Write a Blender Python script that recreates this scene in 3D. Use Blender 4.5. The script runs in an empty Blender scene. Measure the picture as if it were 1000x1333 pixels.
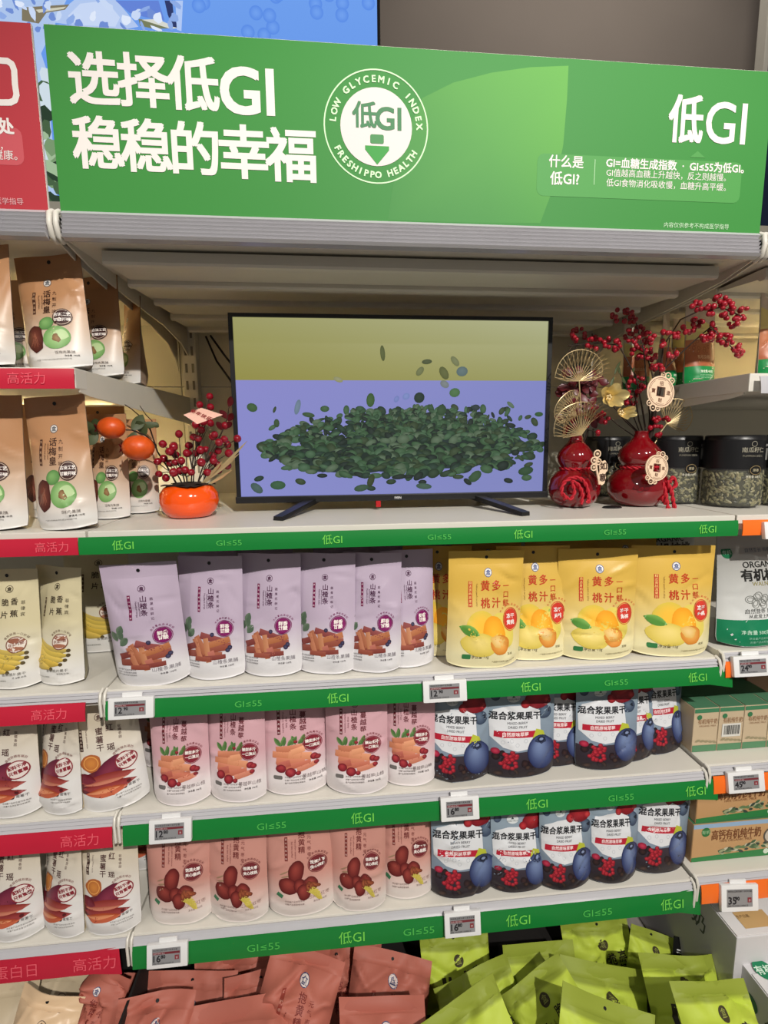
import bpy, bmesh, math, random
import numpy as np
from mathutils import Vector, Matrix

scene = bpy.context.scene
C = scene.collection
PI = math.pi
R = math.radians

# ------------------------------------------------------------------ camera
F_PX, PITCH, YAW, ROLL, CAM_X, CAM_Z = 657.3, 0.142, 0.0966, -0.009, 0.444, 1.40
fw = Vector((math.sin(YAW) * math.cos(PITCH), math.cos(YAW) * math.cos(PITCH), -math.sin(PITCH)))
rt = Vector((math.cos(YAW), -math.sin(YAW), 0))
up = rt.cross(fw)
rt2 = rt * math.cos(ROLL) + up * math.sin(ROLL)
up2 = up * math.cos(ROLL) - rt * math.sin(ROLL)
cam_data = bpy.data.cameras.new('camera')
cam_data.sensor_width = 36.0
cam_data.sensor_fit = 'AUTO'
cam_data.lens = 36.0 * F_PX / 1333.0
cam_data.clip_start = 0.02
cam = bpy.data.objects.new('camera', cam_data)
C.objects.link(cam)
cam.matrix_world = Matrix(((rt2.x, up2.x, -fw.x, CAM_X), (rt2.y, up2.y, -fw.y, 0.0), (rt2.z, up2.z, -fw.z, CAM_Z), (0, 0, 0, 1)))
scene.camera = cam


def at(px, py, X=None, Y=None, Z=None):
    """world point seen at a pixel of the 1000 x 1333 photograph, on a plane X, Y or Z"""
    d = fw + rt2 * ((px - 500) / F_PX) - up2 * ((py - 666.5) / F_PX)
    t = Y / d.y if Y is not None else (Z - CAM_Z) / d.z if Z is not None else (X - CAM_X) / d.x
    return Vector((CAM_X + d.x * t, d.y * t, CAM_Z + d.z * t))


# ------------------------------------------------------------------ world, lamps, exposure
scene.view_settings.view_transform = 'Standard'
scene.view_settings.look = 'None'
scene.view_settings.gamma = 1.0
scene.view_settings.use_curve_mapping = False
scene.view_settings.exposure = 0.0
world = bpy.data.worlds.new('shop_ambient')
scene.world = world
world.use_nodes = True
world.node_tree.nodes['Background'].inputs['Color'].default_value = (1.0, 0.95, 0.90, 1)
world.node_tree.nodes['Background'].inputs['Strength'].default_value = 0.20


def overhead_lamp(name, loc, target, watts, size, color=(1.0, 0.95, 0.88), cone=70):
    d = bpy.data.lights.new(name, 'SPOT')
    d.energy = watts
    d.color = color
    d.shadow_soft_size = size
    d.spot_size = R(cone)
    d.spot_blend = 0.6
    o = bpy.data.objects.new(name, d)
    C.objects.link(o)
    o.location = loc
    o.rotation_euler = (Vector(target) - Vector(loc)).to_track_quat('-Z', 'Y').to_euler()


overhead_lamp('overhead_spot', (1.35, -1.95, 3.40), (0.66, 1.1, 0.72), 540, 0.035, cone=50)
overhead_lamp('overhead_spot', (2.5, -1.7, 3.40), (0.95, 1.1, 0.9), 75, 0.06, cone=70)
overhead_lamp('overhead_spot', (-1.1, -1.9, 3.40), (0.1, 1.1, 0.9), 80, 0.06, cone=70)
overhead_lamp('overhead_spot', (1.9, 1.75, 4.3), (1.9, 3.2, 3.0), 45, 0.10, cone=120)  # added lamp, out of view, only brightens the rear grey wall


# ------------------------------------------------------------------ materials
def lin(c):
    return tuple(((v / 255.0) / 12.92 if v / 255.0 <= 0.04045 else ((v / 255.0 + 0.055) / 1.055) ** 2.4) for v in c)


def mat(name, rgb, rough=0.5, metal=0.0, spec=0.5, noise=0.0, scale=40.0, coat=0.0, trans=0.0, ior=1.45, bump=0.0, alpha=1.0):
    m = bpy.data.materials.new(name)
    m.use_nodes = True
    nt = m.node_tree
    b = nt.nodes['Principled BSDF']
    col = lin(rgb)
    b.inputs['Base Color'].default_value = (*col, 1)
    b.inputs['Roughness'].default_value = rough
    b.inputs['Metallic'].default_value = metal
    b.inputs['Specular IOR Level'].default_value = spec
    b.inputs['Coat Weight'].default_value = coat
    b.inputs['Transmission Weight'].default_value = trans
    b.inputs['IOR'].default_value = ior
    b.inputs['Alpha'].default_value = alpha
    if noise or bump:
        tc = nt.nodes.new('ShaderNodeTexCoord')
        n = nt.nodes.new('ShaderNodeTexNoise')
        n.inputs['Scale'].default_value = scale
        n.inputs['Detail'].default_value = 4
        nt.links.new(tc.outputs['Object'], n.inputs['Vector'])
        if noise:
            mr = nt.nodes.new('ShaderNodeMapRange')
            mr.inputs['To Min'].default_value = 1 - noise
            mr.inputs['To Max'].default_value = 1 + noise
            mx = nt.nodes.new('ShaderNodeMix')
            mx.data_type = 'RGBA'
            mx.blend_type = 'MULTIPLY'
            mx.inputs['Factor'].default_value = 1
            mx.inputs['A'].default_value = (*col, 1)
            nt.links.new(n.outputs['Fac'], mr.inputs['Value'])
            nt.links.new(mr.outputs['Result'], mx.inputs['B'])
            nt.links.new(mx.outputs['Result'], b.inputs['Base Color'])
        if bump:
            bp = nt.nodes.new('ShaderNodeBump')
            bp.inputs['Strength'].default_value = bump
            bp.inputs['Distance'].default_value = 0.004
            nt.links.new(n.outputs['Fac'], bp.inputs['Height'])
            nt.links.new(bp.outputs['Normal'], b.inputs['Normal'])
    return m


def ink_mat(name, rough=0.45, emit=0.0, spec=0.4, bump=0.0, scale=60):
    """takes its colour from the mesh attribute 'ink' (printed colours)"""
    m = mat(name, (128, 128, 128), rough, spec=spec, bump=bump, scale=scale)
    nt = m.node_tree
    b = nt.nodes['Principled BSDF']
    a = nt.nodes.new('ShaderNodeAttribute')
    a.attribute_name = 'ink'
    nt.links.new(a.outputs['Color'], b.inputs['Base Color'])
    if emit:
        nt.links.new(a.outputs['Color'], b.inputs['Emission Color'])
        b.inputs['Emission Strength'].default_value = emit
        k = nt.nodes.new('ShaderNodeRGB')
        k.outputs[0].default_value = (0.004, 0.004, 0.004, 1)
        nt.links.new(k.outputs[0], b.inputs['Base Color'])
    return m


def glow_mat(name, rgb, strength):
    m = mat(name, rgb)
    b = m.node_tree.nodes['Principled BSDF']
    b.inputs['Emission Color'].default_value = (*lin(rgb), 1)
    b.inputs['Emission Strength'].default_value = strength
    return m


M = dict(
    shelf=mat('shelf_white_paint', (214, 210, 200), 0.4, noise=0.03, scale=12),
    panel=mat('back_panel_paint', (205, 200, 182), 0.6, noise=0.03, scale=6),
    steel=mat('bracket_grey_paint', (208, 203, 190), 0.45, noise=0.03, scale=20),
    rail=mat('rail_clear_plastic', (184, 183, 187), 0.16, spec=0.6, noise=0.03, scale=30, coat=0.3),
    green=mat('green_strip_plastic', (22, 122, 52), 0.32, noise=0.06, scale=9, bump=0.12),
    red=mat('red_strip_plastic', (190, 34, 58), 0.32, noise=0.06, scale=9, bump=0.12),
    orange=mat('orange_strip_plastic', (240, 112, 36), 0.35, noise=0.05, scale=9),
    tagw=mat('tag_white_plastic', (226, 226, 226), 0.4),
    tagscr=mat('tag_grey_paper_screen', (138, 138, 140), 0.3),
    black=mat('black_plastic', (20, 20, 22), 0.35, noise=0.1, scale=40),
    dark=mat('dark_board', (26, 23, 22), 0.7, noise=0.15, scale=8),
    film=ink_mat('printed_film', 0.36, spec=0.45, bump=0.06, scale=55),
    satin=ink_mat('printed_satin_film', 0.38, spec=0.42, bump=0.10, scale=38),
    matte=ink_mat('printed_matte_film', 0.55, spec=0.3, bump=0.12, scale=30),
    sign=ink_mat('printed_sign_board', 0.55, spec=0.3),
    paper=ink_mat('printed_paper', 0.6, spec=0.3),
    screen=ink_mat('lit_picture', 0.25, emit=0.80),
    ad=ink_mat('lit_advert', 0.3, emit=1.0),
    floor=mat('floor_tile', (150, 146, 140), 0.3, noise=0.06, scale=5),
    grey=mat('grey_wall_paint', (158, 146, 136), 0.8, noise=0.05, scale=3),
    navy=mat('navy_panel', (24, 48, 84), 0.5, noise=0.05, scale=6),
    pot=mat('orange_glaze', (238, 82, 12), 0.12, spec=0.6, noise=0.06, scale=18, coat=0.6),
    redglaze=mat('red_glaze', (118, 5, 16), 0.1, spec=0.6, noise=0.06, scale=18, coat=0.8),
    rope=mat('red_cord', (176, 20, 38), 0.7, noise=0.2, scale=160, bump=0.4),
    berry=mat('crimson_berry', (132, 12, 30), 0.16, noise=0.25, scale=60, coat=0.5),
    berry2=mat('scarlet_berry', (150, 14, 34), 0.22, noise=0.25, scale=60, coat=0.4),
    slot=mat('slot_shadow_grey', (126, 120, 108), 0.7),
    twig=mat('brown_twig', (48, 32, 24), 0.8, noise=0.3, scale=90),
    leaf=mat('olive_leaf', (66, 76, 44), 0.55, noise=0.25, scale=50),
    leafr=mat('dark_red_leaf', (84, 10, 20), 0.4, noise=0.3, scale=60),
    persim=mat('persimmon_skin', (206, 80, 22), 0.4, noise=0.35, scale=45, bump=0.3),
    gold=mat('gold_metal', (206, 184, 138), 0.42, metal=0.5, noise=0.1, scale=50),
    goldp=mat('gold_petal', (226, 204, 140), 0.28, metal=0.7, noise=0.15, scale=60),
    wood=mat('pale_laser_cut_wood', (228, 200, 170), 0.6, noise=0.06, scale=40),
    woodd=mat('burnt_wood_line', (96, 54, 36), 0.7),
    glass=mat('clear_jar_plastic', (235, 235, 232), 0.05, alpha=0.05, coat=0.2),
    led=glow_mat('warm_led_strip', (255, 224, 160), 42.0),
    calyx=mat('dark_soil', (40, 26, 20), 0.9, noise=0.4, scale=80),
    cable=mat('black_cable', (18, 18, 18), 0.5),
)


# ------------------------------------------------------------------ object helpers
def put(o, parent=None, loc=None, rot=None):
    C.objects.link(o)
    if parent:
        o.parent = parent
    if loc is not None:
        o.location = loc
    if rot is not None:
        o.rotation_euler = rot
    return o


def tag(o, label, cat, group=None):
    o['label'] = label
    o['category'] = cat
    if group:
        o['group'] = group
    return o


def thing(name, label, cat, loc=(0, 0, 0), rot=(0, 0, 0), group=None):
    return tag(put(bpy.data.objects.new(name, None), None, loc, rot), label, cat, group)


def struct(o):
    o['kind'] = 'structure'
    return o


def tree_copy(o, parent=None):
    c = o.copy()
    C.objects.link(c)
    c.parent = parent
    for ch in list(o.children):
        tree_copy(ch, c)
    return c


class MB:
    """collects shapes into ONE mesh"""
    def __init__(s):
        s.v, s.f, s.m = [], [], []

    def add(s, vs, fs, mi=0):
        b = len(s.v)
        s.v += [tuple(v) for v in vs]
        s.f += [tuple(i + b for i in f) for f in fs]
        s.m += [mi] * len(fs)
        return s

    def box(s, lo, hi, mi=0, bev=0.0, rot=None, org=None):
        bm = bmesh.new()
        bmesh.ops.create_cube(bm, size=1)
        lo, hi = Vector(lo), Vector(hi)
        for v in bm.verts:
            v.co = Vector(((lo.x + hi.x) / 2 + v.co.x * (hi.x - lo.x), (lo.y + hi.y) / 2 + v.co.y * (hi.y - lo.y), (lo.z + hi.z) / 2 + v.co.z * (hi.z - lo.z)))
        if bev:
            bmesh.ops.bevel(bm, geom=bm.edges[:], offset=bev, segments=2, affect='EDGES', profile=0.7)
        if rot is not None:
            o = Vector(org or (0, 0, 0))
            for v in bm.verts:
                v.co = o + rot @ (v.co - o)
        bm.verts.index_update()
        s.add([v.co[:] for v in bm.verts], [[v.index for v in f.verts] for f in bm.faces], mi)
        bm.free()
        return s

    def prism(s, prof, x0, x1, mi=0):
        """closed profile of (y, z) run along x"""
        n = len(prof)
        vs = [(x0, y, z) for y, z in prof] + [(x1, y, z) for y, z in prof]
        fs = [(i, (i + 1) % n, n + (i + 1) % n, n + i) for i in range(n)] + [tuple(range(n - 1, -1, -1)), tuple(range(n, 2 * n))]
        return s.add(vs, fs, mi)

    def plate(s, prof, x0, x1, mi=0, slant=0.0):
        b = len(s.v)
        s.prism(prof, x0, x1, mi)
        for i in range(b, len(s.v)):
            x, y, z = s.v[i]
            s.v[i] = (x + slant * (y - 0.93), y, z)
        return s

    def tube(s, pts, r, seg=8, mi=0, cap=True):
        pts = [Vector(p) for p in pts]
        n = len(pts)
        rs = r if hasattr(r, '__len__') else [r] * n
        tang = [(pts[min(i + 1, n - 1)] - pts[max(i - 1, 0)]).normalized() for i in range(n)]
        nrm = tang[0].orthogonal().normalized()
        vs = []
        for i in range(n):
            nrm = (nrm - tang[i] * nrm.dot(tang[i]))
            nrm = nrm.normalized() if nrm.length > 1e-6 else tang[i].orthogonal().normalized()
            bn = tang[i].cross(nrm)
            for k in range(seg):
                a = 2 * PI * k / seg
                vs.append(pts[i] + (nrm * math.cos(a) + bn * math.sin(a)) * rs[i])
        fs = [(i * seg + k, i * seg + (k + 1) % seg, (i + 1) * seg + (k + 1) % seg, (i + 1) * seg + k) for i in range(n - 1) for k in range(seg)]
        if cap:
            fs += [tuple(range(seg - 1, -1, -1)), tuple((n - 1) * seg + k for k in range(seg))]
        return s.add(vs, fs, mi)

    def lathe(s, prof, seg=40, org=(0, 0, 0), mi=0):
        vs, fs = [], []
        n = len(prof)
        for r, z in prof:
            for k in range(seg):
                a = 2 * PI * k / seg
                vs.append((org[0] + r * math.cos(a), org[1] + r * math.sin(a), org[2] + z))
        fs = [(i * seg + k, i * seg + (k + 1) % seg, (i + 1) * seg + (k + 1) % seg, (i + 1) * seg + k) for i in range(n - 1) for k in range(seg)]
        fs += [tuple(range(seg - 1, -1, -1)), tuple((n - 1) * seg + k for k in range(seg))]
        return s.add(vs, fs, mi)

    def ball(s, c, r, seg=12, rings=8, mi=0, sq=(1, 1, 1)):
        prof = [(max(r * math.sin(PI * i / rings), r * 0.02), -r * math.cos(PI * i / rings)) for i in range(rings + 1)]
        b = len(s.v)
        s.lathe(prof, seg, (0, 0, 0), mi)
        for i in range(b, len(s.v)):
            v = s.v[i]
            s.v[i] = (c[0] + v[0] * sq[0], c[1] + v[1] * sq[1], c[2] + v[2] * sq[2])
        return s

    def build(s, name, mats, parent=None, smooth=None, loc=None, rot=None, link=True):
        me = bpy.data.meshes.new(name)
        me.from_pydata(s.v, [], s.f)
        for m in (mats if isinstance(mats, (list, tuple)) else [mats]):
            me.materials.append(m)
        if any(s.m):
            me.polygons.foreach_set('material_index', s.m)
        if smooth:
            me.polygons.foreach_set('use_smooth', [True] * len(me.polygons))
            me.set_sharp_from_angle(angle=R(smooth))
        me.update()
        o = bpy.data.objects.new(name, me)
        return put(o, parent, loc, rot) if link else o


# ------------------------------------------------------------------ lettering and printed pictures
_glyphs = {}


def glyph(t, res=2):
    if (t, res) not in _glyphs:
        c = bpy.data.curves.new('g', 'FONT')
        c.body = t
        c.align_x = 'CENTER'
        c.resolution_u = res
        o = bpy.data.objects.new('g', c)
        C.objects.link(o)
        me = bpy.data.meshes.new_from_object(o.evaluated_get(bpy.context.evaluated_depsgraph_get()))
        v = np.array([w.co[:2] for w in me.vertices], dtype=float).reshape(-1, 2)
        f = [tuple(p.vertices) for p in me.polygons]
        bpy.data.objects.remove(o)
        bpy.data.curves.remove(c)
        bpy.data.meshes.remove(me)
        if len(v):
            v[:, 1] -= 0.37
        _glyphs[(t, res)] = (v, f)
    return _glyphs[(t, res)]


class Print:
    """flat artwork: coloured pieces with a layer number each"""
    def __init__(s):
        s.V, s.F, s.C, s.L, s.n = [], [], [], [], 0
        s.k = 0

    def add(s, v, f, c, layer):
        v = np.asarray(v, float)
        if not len(v):
            return s
        c = np.asarray(c, float)
        if c.ndim == 1:
            c = np.tile(c, (len(v), 1))
        s.k += 1
        s.V.append(v)
        s.F += [tuple(i + s.n for i in q) for q in f]
        s.C.append(c)
        s.L.append(np.full(len(v), layer + s.k * 0.004))
        s.n += len(v)
        return s

    def text(s, x, y, size, t, col, rot=0.0, bold=0.0, layer=5, sx=1.0, res=2, align='c'):
        v, f = glyph(t, res)
        if not len(v):
            return s
        v = v * size
        v[:, 0] *= sx
        if align == 'l':
            v[:, 0] -= v[:, 0].min()
        if align == 'r':
            v[:, 0] -= v[:, 0].max()
        a = R(rot)
        w = np.stack([v[:, 0] * math.cos(a) - v[:, 1] * math.sin(a) + x, v[:, 0] * math.sin(a) + v[:, 1] * math.cos(a) + y], 1)
        offs = [(0, 0)]
        if bold:
            b = bold * size
            offs = [(b, b), (-b, b), (-b, -b), (b, -b)]
            if bold > 0.022:
                offs += [(b, 0), (-b, 0), (0, b), (0, -b)]
        for dx, dy in offs:
            s.add(w + np.array([dx, dy]), f, col, layer)
        return s

    def column(s, x, y, size, t, col, step=1.05, **k):
        """characters one below the other, y = middle of the first"""
        for i, ch in enumerate(t):
            s.text(x, y - i * size * step, size, ch, col, **k)
        return s

    def oval(s, x, y, rx, ry, col, rot=0, layer=1, edge=None, rings=3, seg=22, wob=0.0, seed=0, off=(0, 0)):
        a0 = R(rot)
        vs, cs = [(0, 0)], [col]
        e = edge or col
        rg = random.Random(seed)
        ph = [rg.uniform(0, 6) for _ in range(3)]
        for i in range(1, rings + 1):
            q = i / rings
            for k in range(seg):
                a = 2 * PI * k / seg
                w = 1 + wob * q * (math.sin(3 * a + ph[0]) + 0.6 * math.sin(5 * a + ph[1]) + 0.5 * math.sin(8 * a + ph[2]))
                vs.append((rx * q * w * math.cos(a) + off[0] * (1 - q), ry * q * w * math.sin(a) + off[1] * (1 - q)))
                cs.append(tuple(c1 * (1 - q ** 1.5) + c2 * q ** 1.5 for c1, c2 in zip(col, e)))
        vs[0] = off
        fs = [(0, 1 + k, 1 + (k + 1) % seg) for k in range(seg)]
        for i in range(rings - 1):
            b = 1 + i * seg
            fs += [(b + k, b + seg + k, b + seg + (k + 1) % seg, b + (k + 1) % seg) for k in range(seg)]
        v = np.array(vs)
        w = np.stack([v[:, 0] * math.cos(a0) - v[:, 1] * math.sin(a0) + x, v[:, 0] * math.sin(a0) + v[:, 1] * math.cos(a0) + y], 1)
        return s.add(w, fs, cs, layer)

    def ring(s, x, y, rx, ry, wd, col, layer=3, seg=36, a0=0, a1=360, rot=0):
        vs, fs = [], []
        full = abs(a1 - a0) >= 360
        n = seg if full else seg + 1
        cr, sr = math.cos(R(rot)), math.sin(R(rot))
        for k in range(n):
            a = R(a0 + (a1 - a0) * k / seg)
            for q in (0, wd):
                px, py = (rx - q) * math.cos(a), (ry - q) * math.sin(a)
                vs.append((x + px * cr - py * sr, y + px * sr + py * cr))
        for k in range(seg):
            j = (k + 1) % n
            fs.append((2 * k, 2 * j, 2 * j + 1, 2 * k + 1))
        return s.add(vs, fs, col, layer)

    def rect(s, x0, y0, x1, y1, col, layer=2, nx=4, ny=4, col2=None, rot=0):
        cx, cy = (x0 + x1) / 2, (y0 + y1) / 2
        vs, cs = [], []
        a = R(rot)
        for j in range(ny + 1):
            for i in range(nx + 1):
                dx, dy = (x1 - x0) * (i / nx - 0.5), (y1 - y0) * (j / ny - 0.5)
                vs.append((cx + dx * math.cos(a) - dy * math.sin(a), cy + dx * math.sin(a) + dy * math.cos(a)))
                q = j / ny
                cs.append(tuple(c1 * (1 - q) + c2 * q for c1, c2 in zip(col, col2 or col)))
        fs = [(j * (nx + 1) + i, j * (nx + 1) + i + 1, (j + 1) * (nx + 1) + i + 1, (j + 1) * (nx + 1) + i) for j in range(ny) for i in range(nx)]
        return s.add(vs, fs, cs, layer)

    def poly(s, pts, col, layer=2):
        pts = [tuple(q) for q in pts]
        n = len(pts)
        c = np.mean(np.array(pts), 0)
        col = np.asarray(col, float)
        cs = np.vstack([col] + [col] * n) if col.ndim == 1 else np.vstack([col.mean(0)] + [q for q in col])
        return s.add([tuple(c)] + pts, [(0, 1 + k, 1 + (k + 1) % n) for k in range(n)], cs, layer)

    def rrect(s, x0, y0, x1, y1, r, col, layer=2):
        pts = []
        for cx, cy, a in ((x1 - r, y1 - r, 0), (x0 + r, y1 - r, 90), (x0 + r, y0 + r, 180), (x1 - r, y0 + r, 270)):
            pts += [(cx + r * math.cos(R(a + q)), cy + r * math.sin(R(a + q))) for q in (0, 30, 60, 90)]
        return s.poly(pts, col, layer)

    def leaf(s, x, y, ln, wd, rot, col, col2=None, layer=2):
        a = R(rot)
        n = 8
        vs = []
        cs = []
        for i in range(n + 1):
            q = i / n
            h = wd / 2 * math.sin(PI * q) ** 0.8
            for sg in (-1, 0, 1):
                px, py = ln * q, h * sg
                vs.append((x + px * math.cos(a) - py * math.sin(a), y + px * math.sin(a) + py * math.cos(a)))
                cs.append(col if sg <= 0 else (col2 or col))
        fs = []
        for i in range(n):
            b = 3 * i
            fs += [(b, b + 3, b + 4, b + 1), (b + 1, b + 4, b + 5, b + 2)]
        return s.add(vs, fs, cs, layer)

    def arctext(s, x, y, r, size, t, a0, a1, col, inside=False, bold=0.0, layer=5):
        n = len(t)
        for i, ch in enumerate(t):
            if ch == ' ':
                continue
            a = a0 + (a1 - a0) * i / max(n - 1, 1)
            s.text(x + r * math.cos(R(a)), y + r * math.sin(R(a)), size, ch, col, rot=(a + 90 if inside else a - 90), bold=bold, layer=layer)
        return s

    def arrays(s, fine=0.0):
        """points, faces, colours, layers; FINE splits long edges so that the ink can follow a bent sheet"""
        c = np.vstack(s.C) / 255.0
        c = np.where(c <= 0.04045, c / 12.92, ((c + 0.055) / 1.055) ** 2.4)
        V, K, L = np.vstack(s.V), np.hstack([c, np.ones((len(c), 1))]), np.concatenate(s.L)
        if not fine:
            return V, s.F, K, L
        T = np.array([(f[0], f[i], f[i + 1]) for f in s.F for i in range(1, len(f) - 1)])
        for _ in range(12):
            P = V[T]
            E = np.stack([np.linalg.norm(P[:, (i + 1) % 3] - P[:, i], axis=1) for i in range(3)], 1)
            m = E.max(1) > fine
            if not m.any():
                break
            B, k = T[m], E[m].argmax(1)
            r = np.arange(len(B))
            a, b, o = B[r, k], B[r, (k + 1) % 3], B[r, (k + 2) % 3]
            key, inv = np.unique(np.sort(np.stack([a, b], 1), 1), axis=0, return_inverse=True)
            inv = inv.ravel() + len(V)
            V = np.vstack([V, (V[key[:, 0]] + V[key[:, 1]]) / 2])
            K = np.vstack([K, (K[key[:, 0]] + K[key[:, 1]]) / 2])
            L = np.concatenate([L, L[key[:, 0]]])
            T = np.vstack([T[~m], np.stack([a, inv, o], 1), np.stack([inv, b, o], 1)])
        return V, T.tolist(), K, L


def ink_mesh(name, co, faces, rgba, mats, smooth=True):
    me = bpy.data.meshes.new(name)
    me.from_pydata([tuple(c) for c in co.tolist()], [], faces)
    at_ = me.color_attributes.new('ink', 'FLOAT_COLOR', 'POINT')
    at_.data.foreach_set('color', np.asarray(rgba, dtype=np.float32).ravel())
    for m in (mats if isinstance(mats, (list, tuple)) else [mats]):
        me.materials.append(m)
    if smooth:
        me.polygons.foreach_set('use_smooth', [True] * len(me.polygons))
    me.update()
    return me


def flat_print(name, pr, parent, mt, org=(0, 0, 0), ux=(1, 0, 0), uy=(0, 0, 1), nrm=(0, -1, 0), lift=0.0006, step=0.00012, loc=None, rot=None):
    """artwork laid on a plane: x along ux, y along uy, layers stacked along nrm"""
    V, F, K, L = pr.arrays()
    co = np.array(org) + V[:, :1] * np.array(ux) + V[:, 1:] * np.array(uy) + (lift + step * L)[:, None] * np.array(nrm)
    return put(bpy.data.objects.new(name, ink_mesh(name, co, F, K, mt, False)), parent, loc, rot)


def px_print(name, pr, parent, mt, plane_y, lift=0.0006, step=0.00012):
    return flat_print(name, pr, parent, mt, (0, plane_y, 0), lift=lift, step=step)


# ------------------------------------------------------------------ pouches
def pouch_shape(w, h, d, seed, wr=0.0022, bend=0.0, pinch=0.02, pillow=False, skew=0.0):
    rg = random.Random(seed)
    waves = [(rg.uniform(-1.6, 1.6), rg.uniform(-2.4, 2.4), rg.uniform(0, 6.28), rg.uniform(0.4, 1)) for _ in range(5)]
    folds = []
    for _ in range(11 if not pillow else 16):
        sd = rg.choice((-1, 1))
        folds.append((sd * rg.uniform(0.25 if not pillow else 0.0, 1.0), rg.uniform(0.02, 0.82) if not pillow else rg.uniform(0.35, 0.98), R(rg.uniform(-70, 70)), rg.uniform(0.035, 0.09) * (1.6 if pillow else 1), rg.uniform(0.2, 0.55), rg.choice((-1, 1)) * rg.uniform(0.6, 1.5)))

    def P(S, T, side=-1, lift=0.0):
        S, T = np.asarray(S, float), np.asarray(T, float)
        half = w / 2 * (1 - pinch * np.sin(PI * np.clip(T, 0, 1)) - 0.05 * np.clip(1 - T * 9, 0, 1) ** 2)
        if pillow:
            p = np.sin(PI * np.clip(T / 0.9, 0, 1)) ** 0.55
        else:
            p = np.where(T < 0.14, 0.80 + 0.20 * np.sin(np.clip(T / 0.14, 0, 1) * PI / 2), np.clip(1 - (T - 0.14) / 0.75, 0, 1) ** 0.85)
        cross = np.clip(1 - np.abs(S) ** 2.3, 0, 1) ** 0.8
        asp = h / w * 2
        g = np.zeros_like(S)
        for fx, fy, ph, a in waves:
            g += 0.35 * a * np.sin(3.0 * (fx * S + fy * T * asp * 0.6) + ph)
        for s0, t0, an, sg, ln, am in folds:
            ds, dt = S - s0, (T - t0) * asp
            u = ds * math.cos(an) + dt * math.sin(an)
            v = -ds * math.sin(an) + dt * math.cos(an)
            g += am * (0.55 * np.exp(-(v / sg) ** 2) + 0.75 * np.exp(-np.abs(v) / (sg * 0.55))) * np.exp(-(u / ln) ** 2)
        mask = np.clip(((0.9 if not pillow else 1.02) - T) / 0.10, 0, 1) * np.clip((1 - np.abs(S)) / 0.12, 0, 1)
        y = side * (0.0006 + d / 2 * p * cross + (wr * g * mask if side < 0 else 0) + lift)
        y = y + bend * T ** 2 * h + (0.010 * np.sin(PI * 0.8 * S + waves[2][2]) * T ** 3 if pillow else 0) + 0.0025 * np.sin(PI * 1.1 * S + waves[0][2]) * T ** 2
        z = h * T + (0.05 * w * np.abs(S) ** 3 * np.clip(1 - T * 5, 0, 1) ** 2 if not pillow else 0)
        if pillow:
            z = z - 0.035 * h * np.cos(S * 1.4 + waves[1][2]) * T * 0.6
        return np.stack([S * half + skew * z, y, z], -1)
    return P


def grid(n, m):
    return [(j * (n + 1) + i, j * (n + 1) + i + 1, (j + 1) * (n + 1) + i + 1, (j + 1) * (n + 1) + i) for j in range(m) for i in range(n)]


def srgb_lin(c):
    c = np.asarray(c, float) / 255.0
    return np.where(c <= 0.04045, c / 12.92, ((c + 0.055) / 1.055) ** 2.4)


SEAL = 0.885


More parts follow.
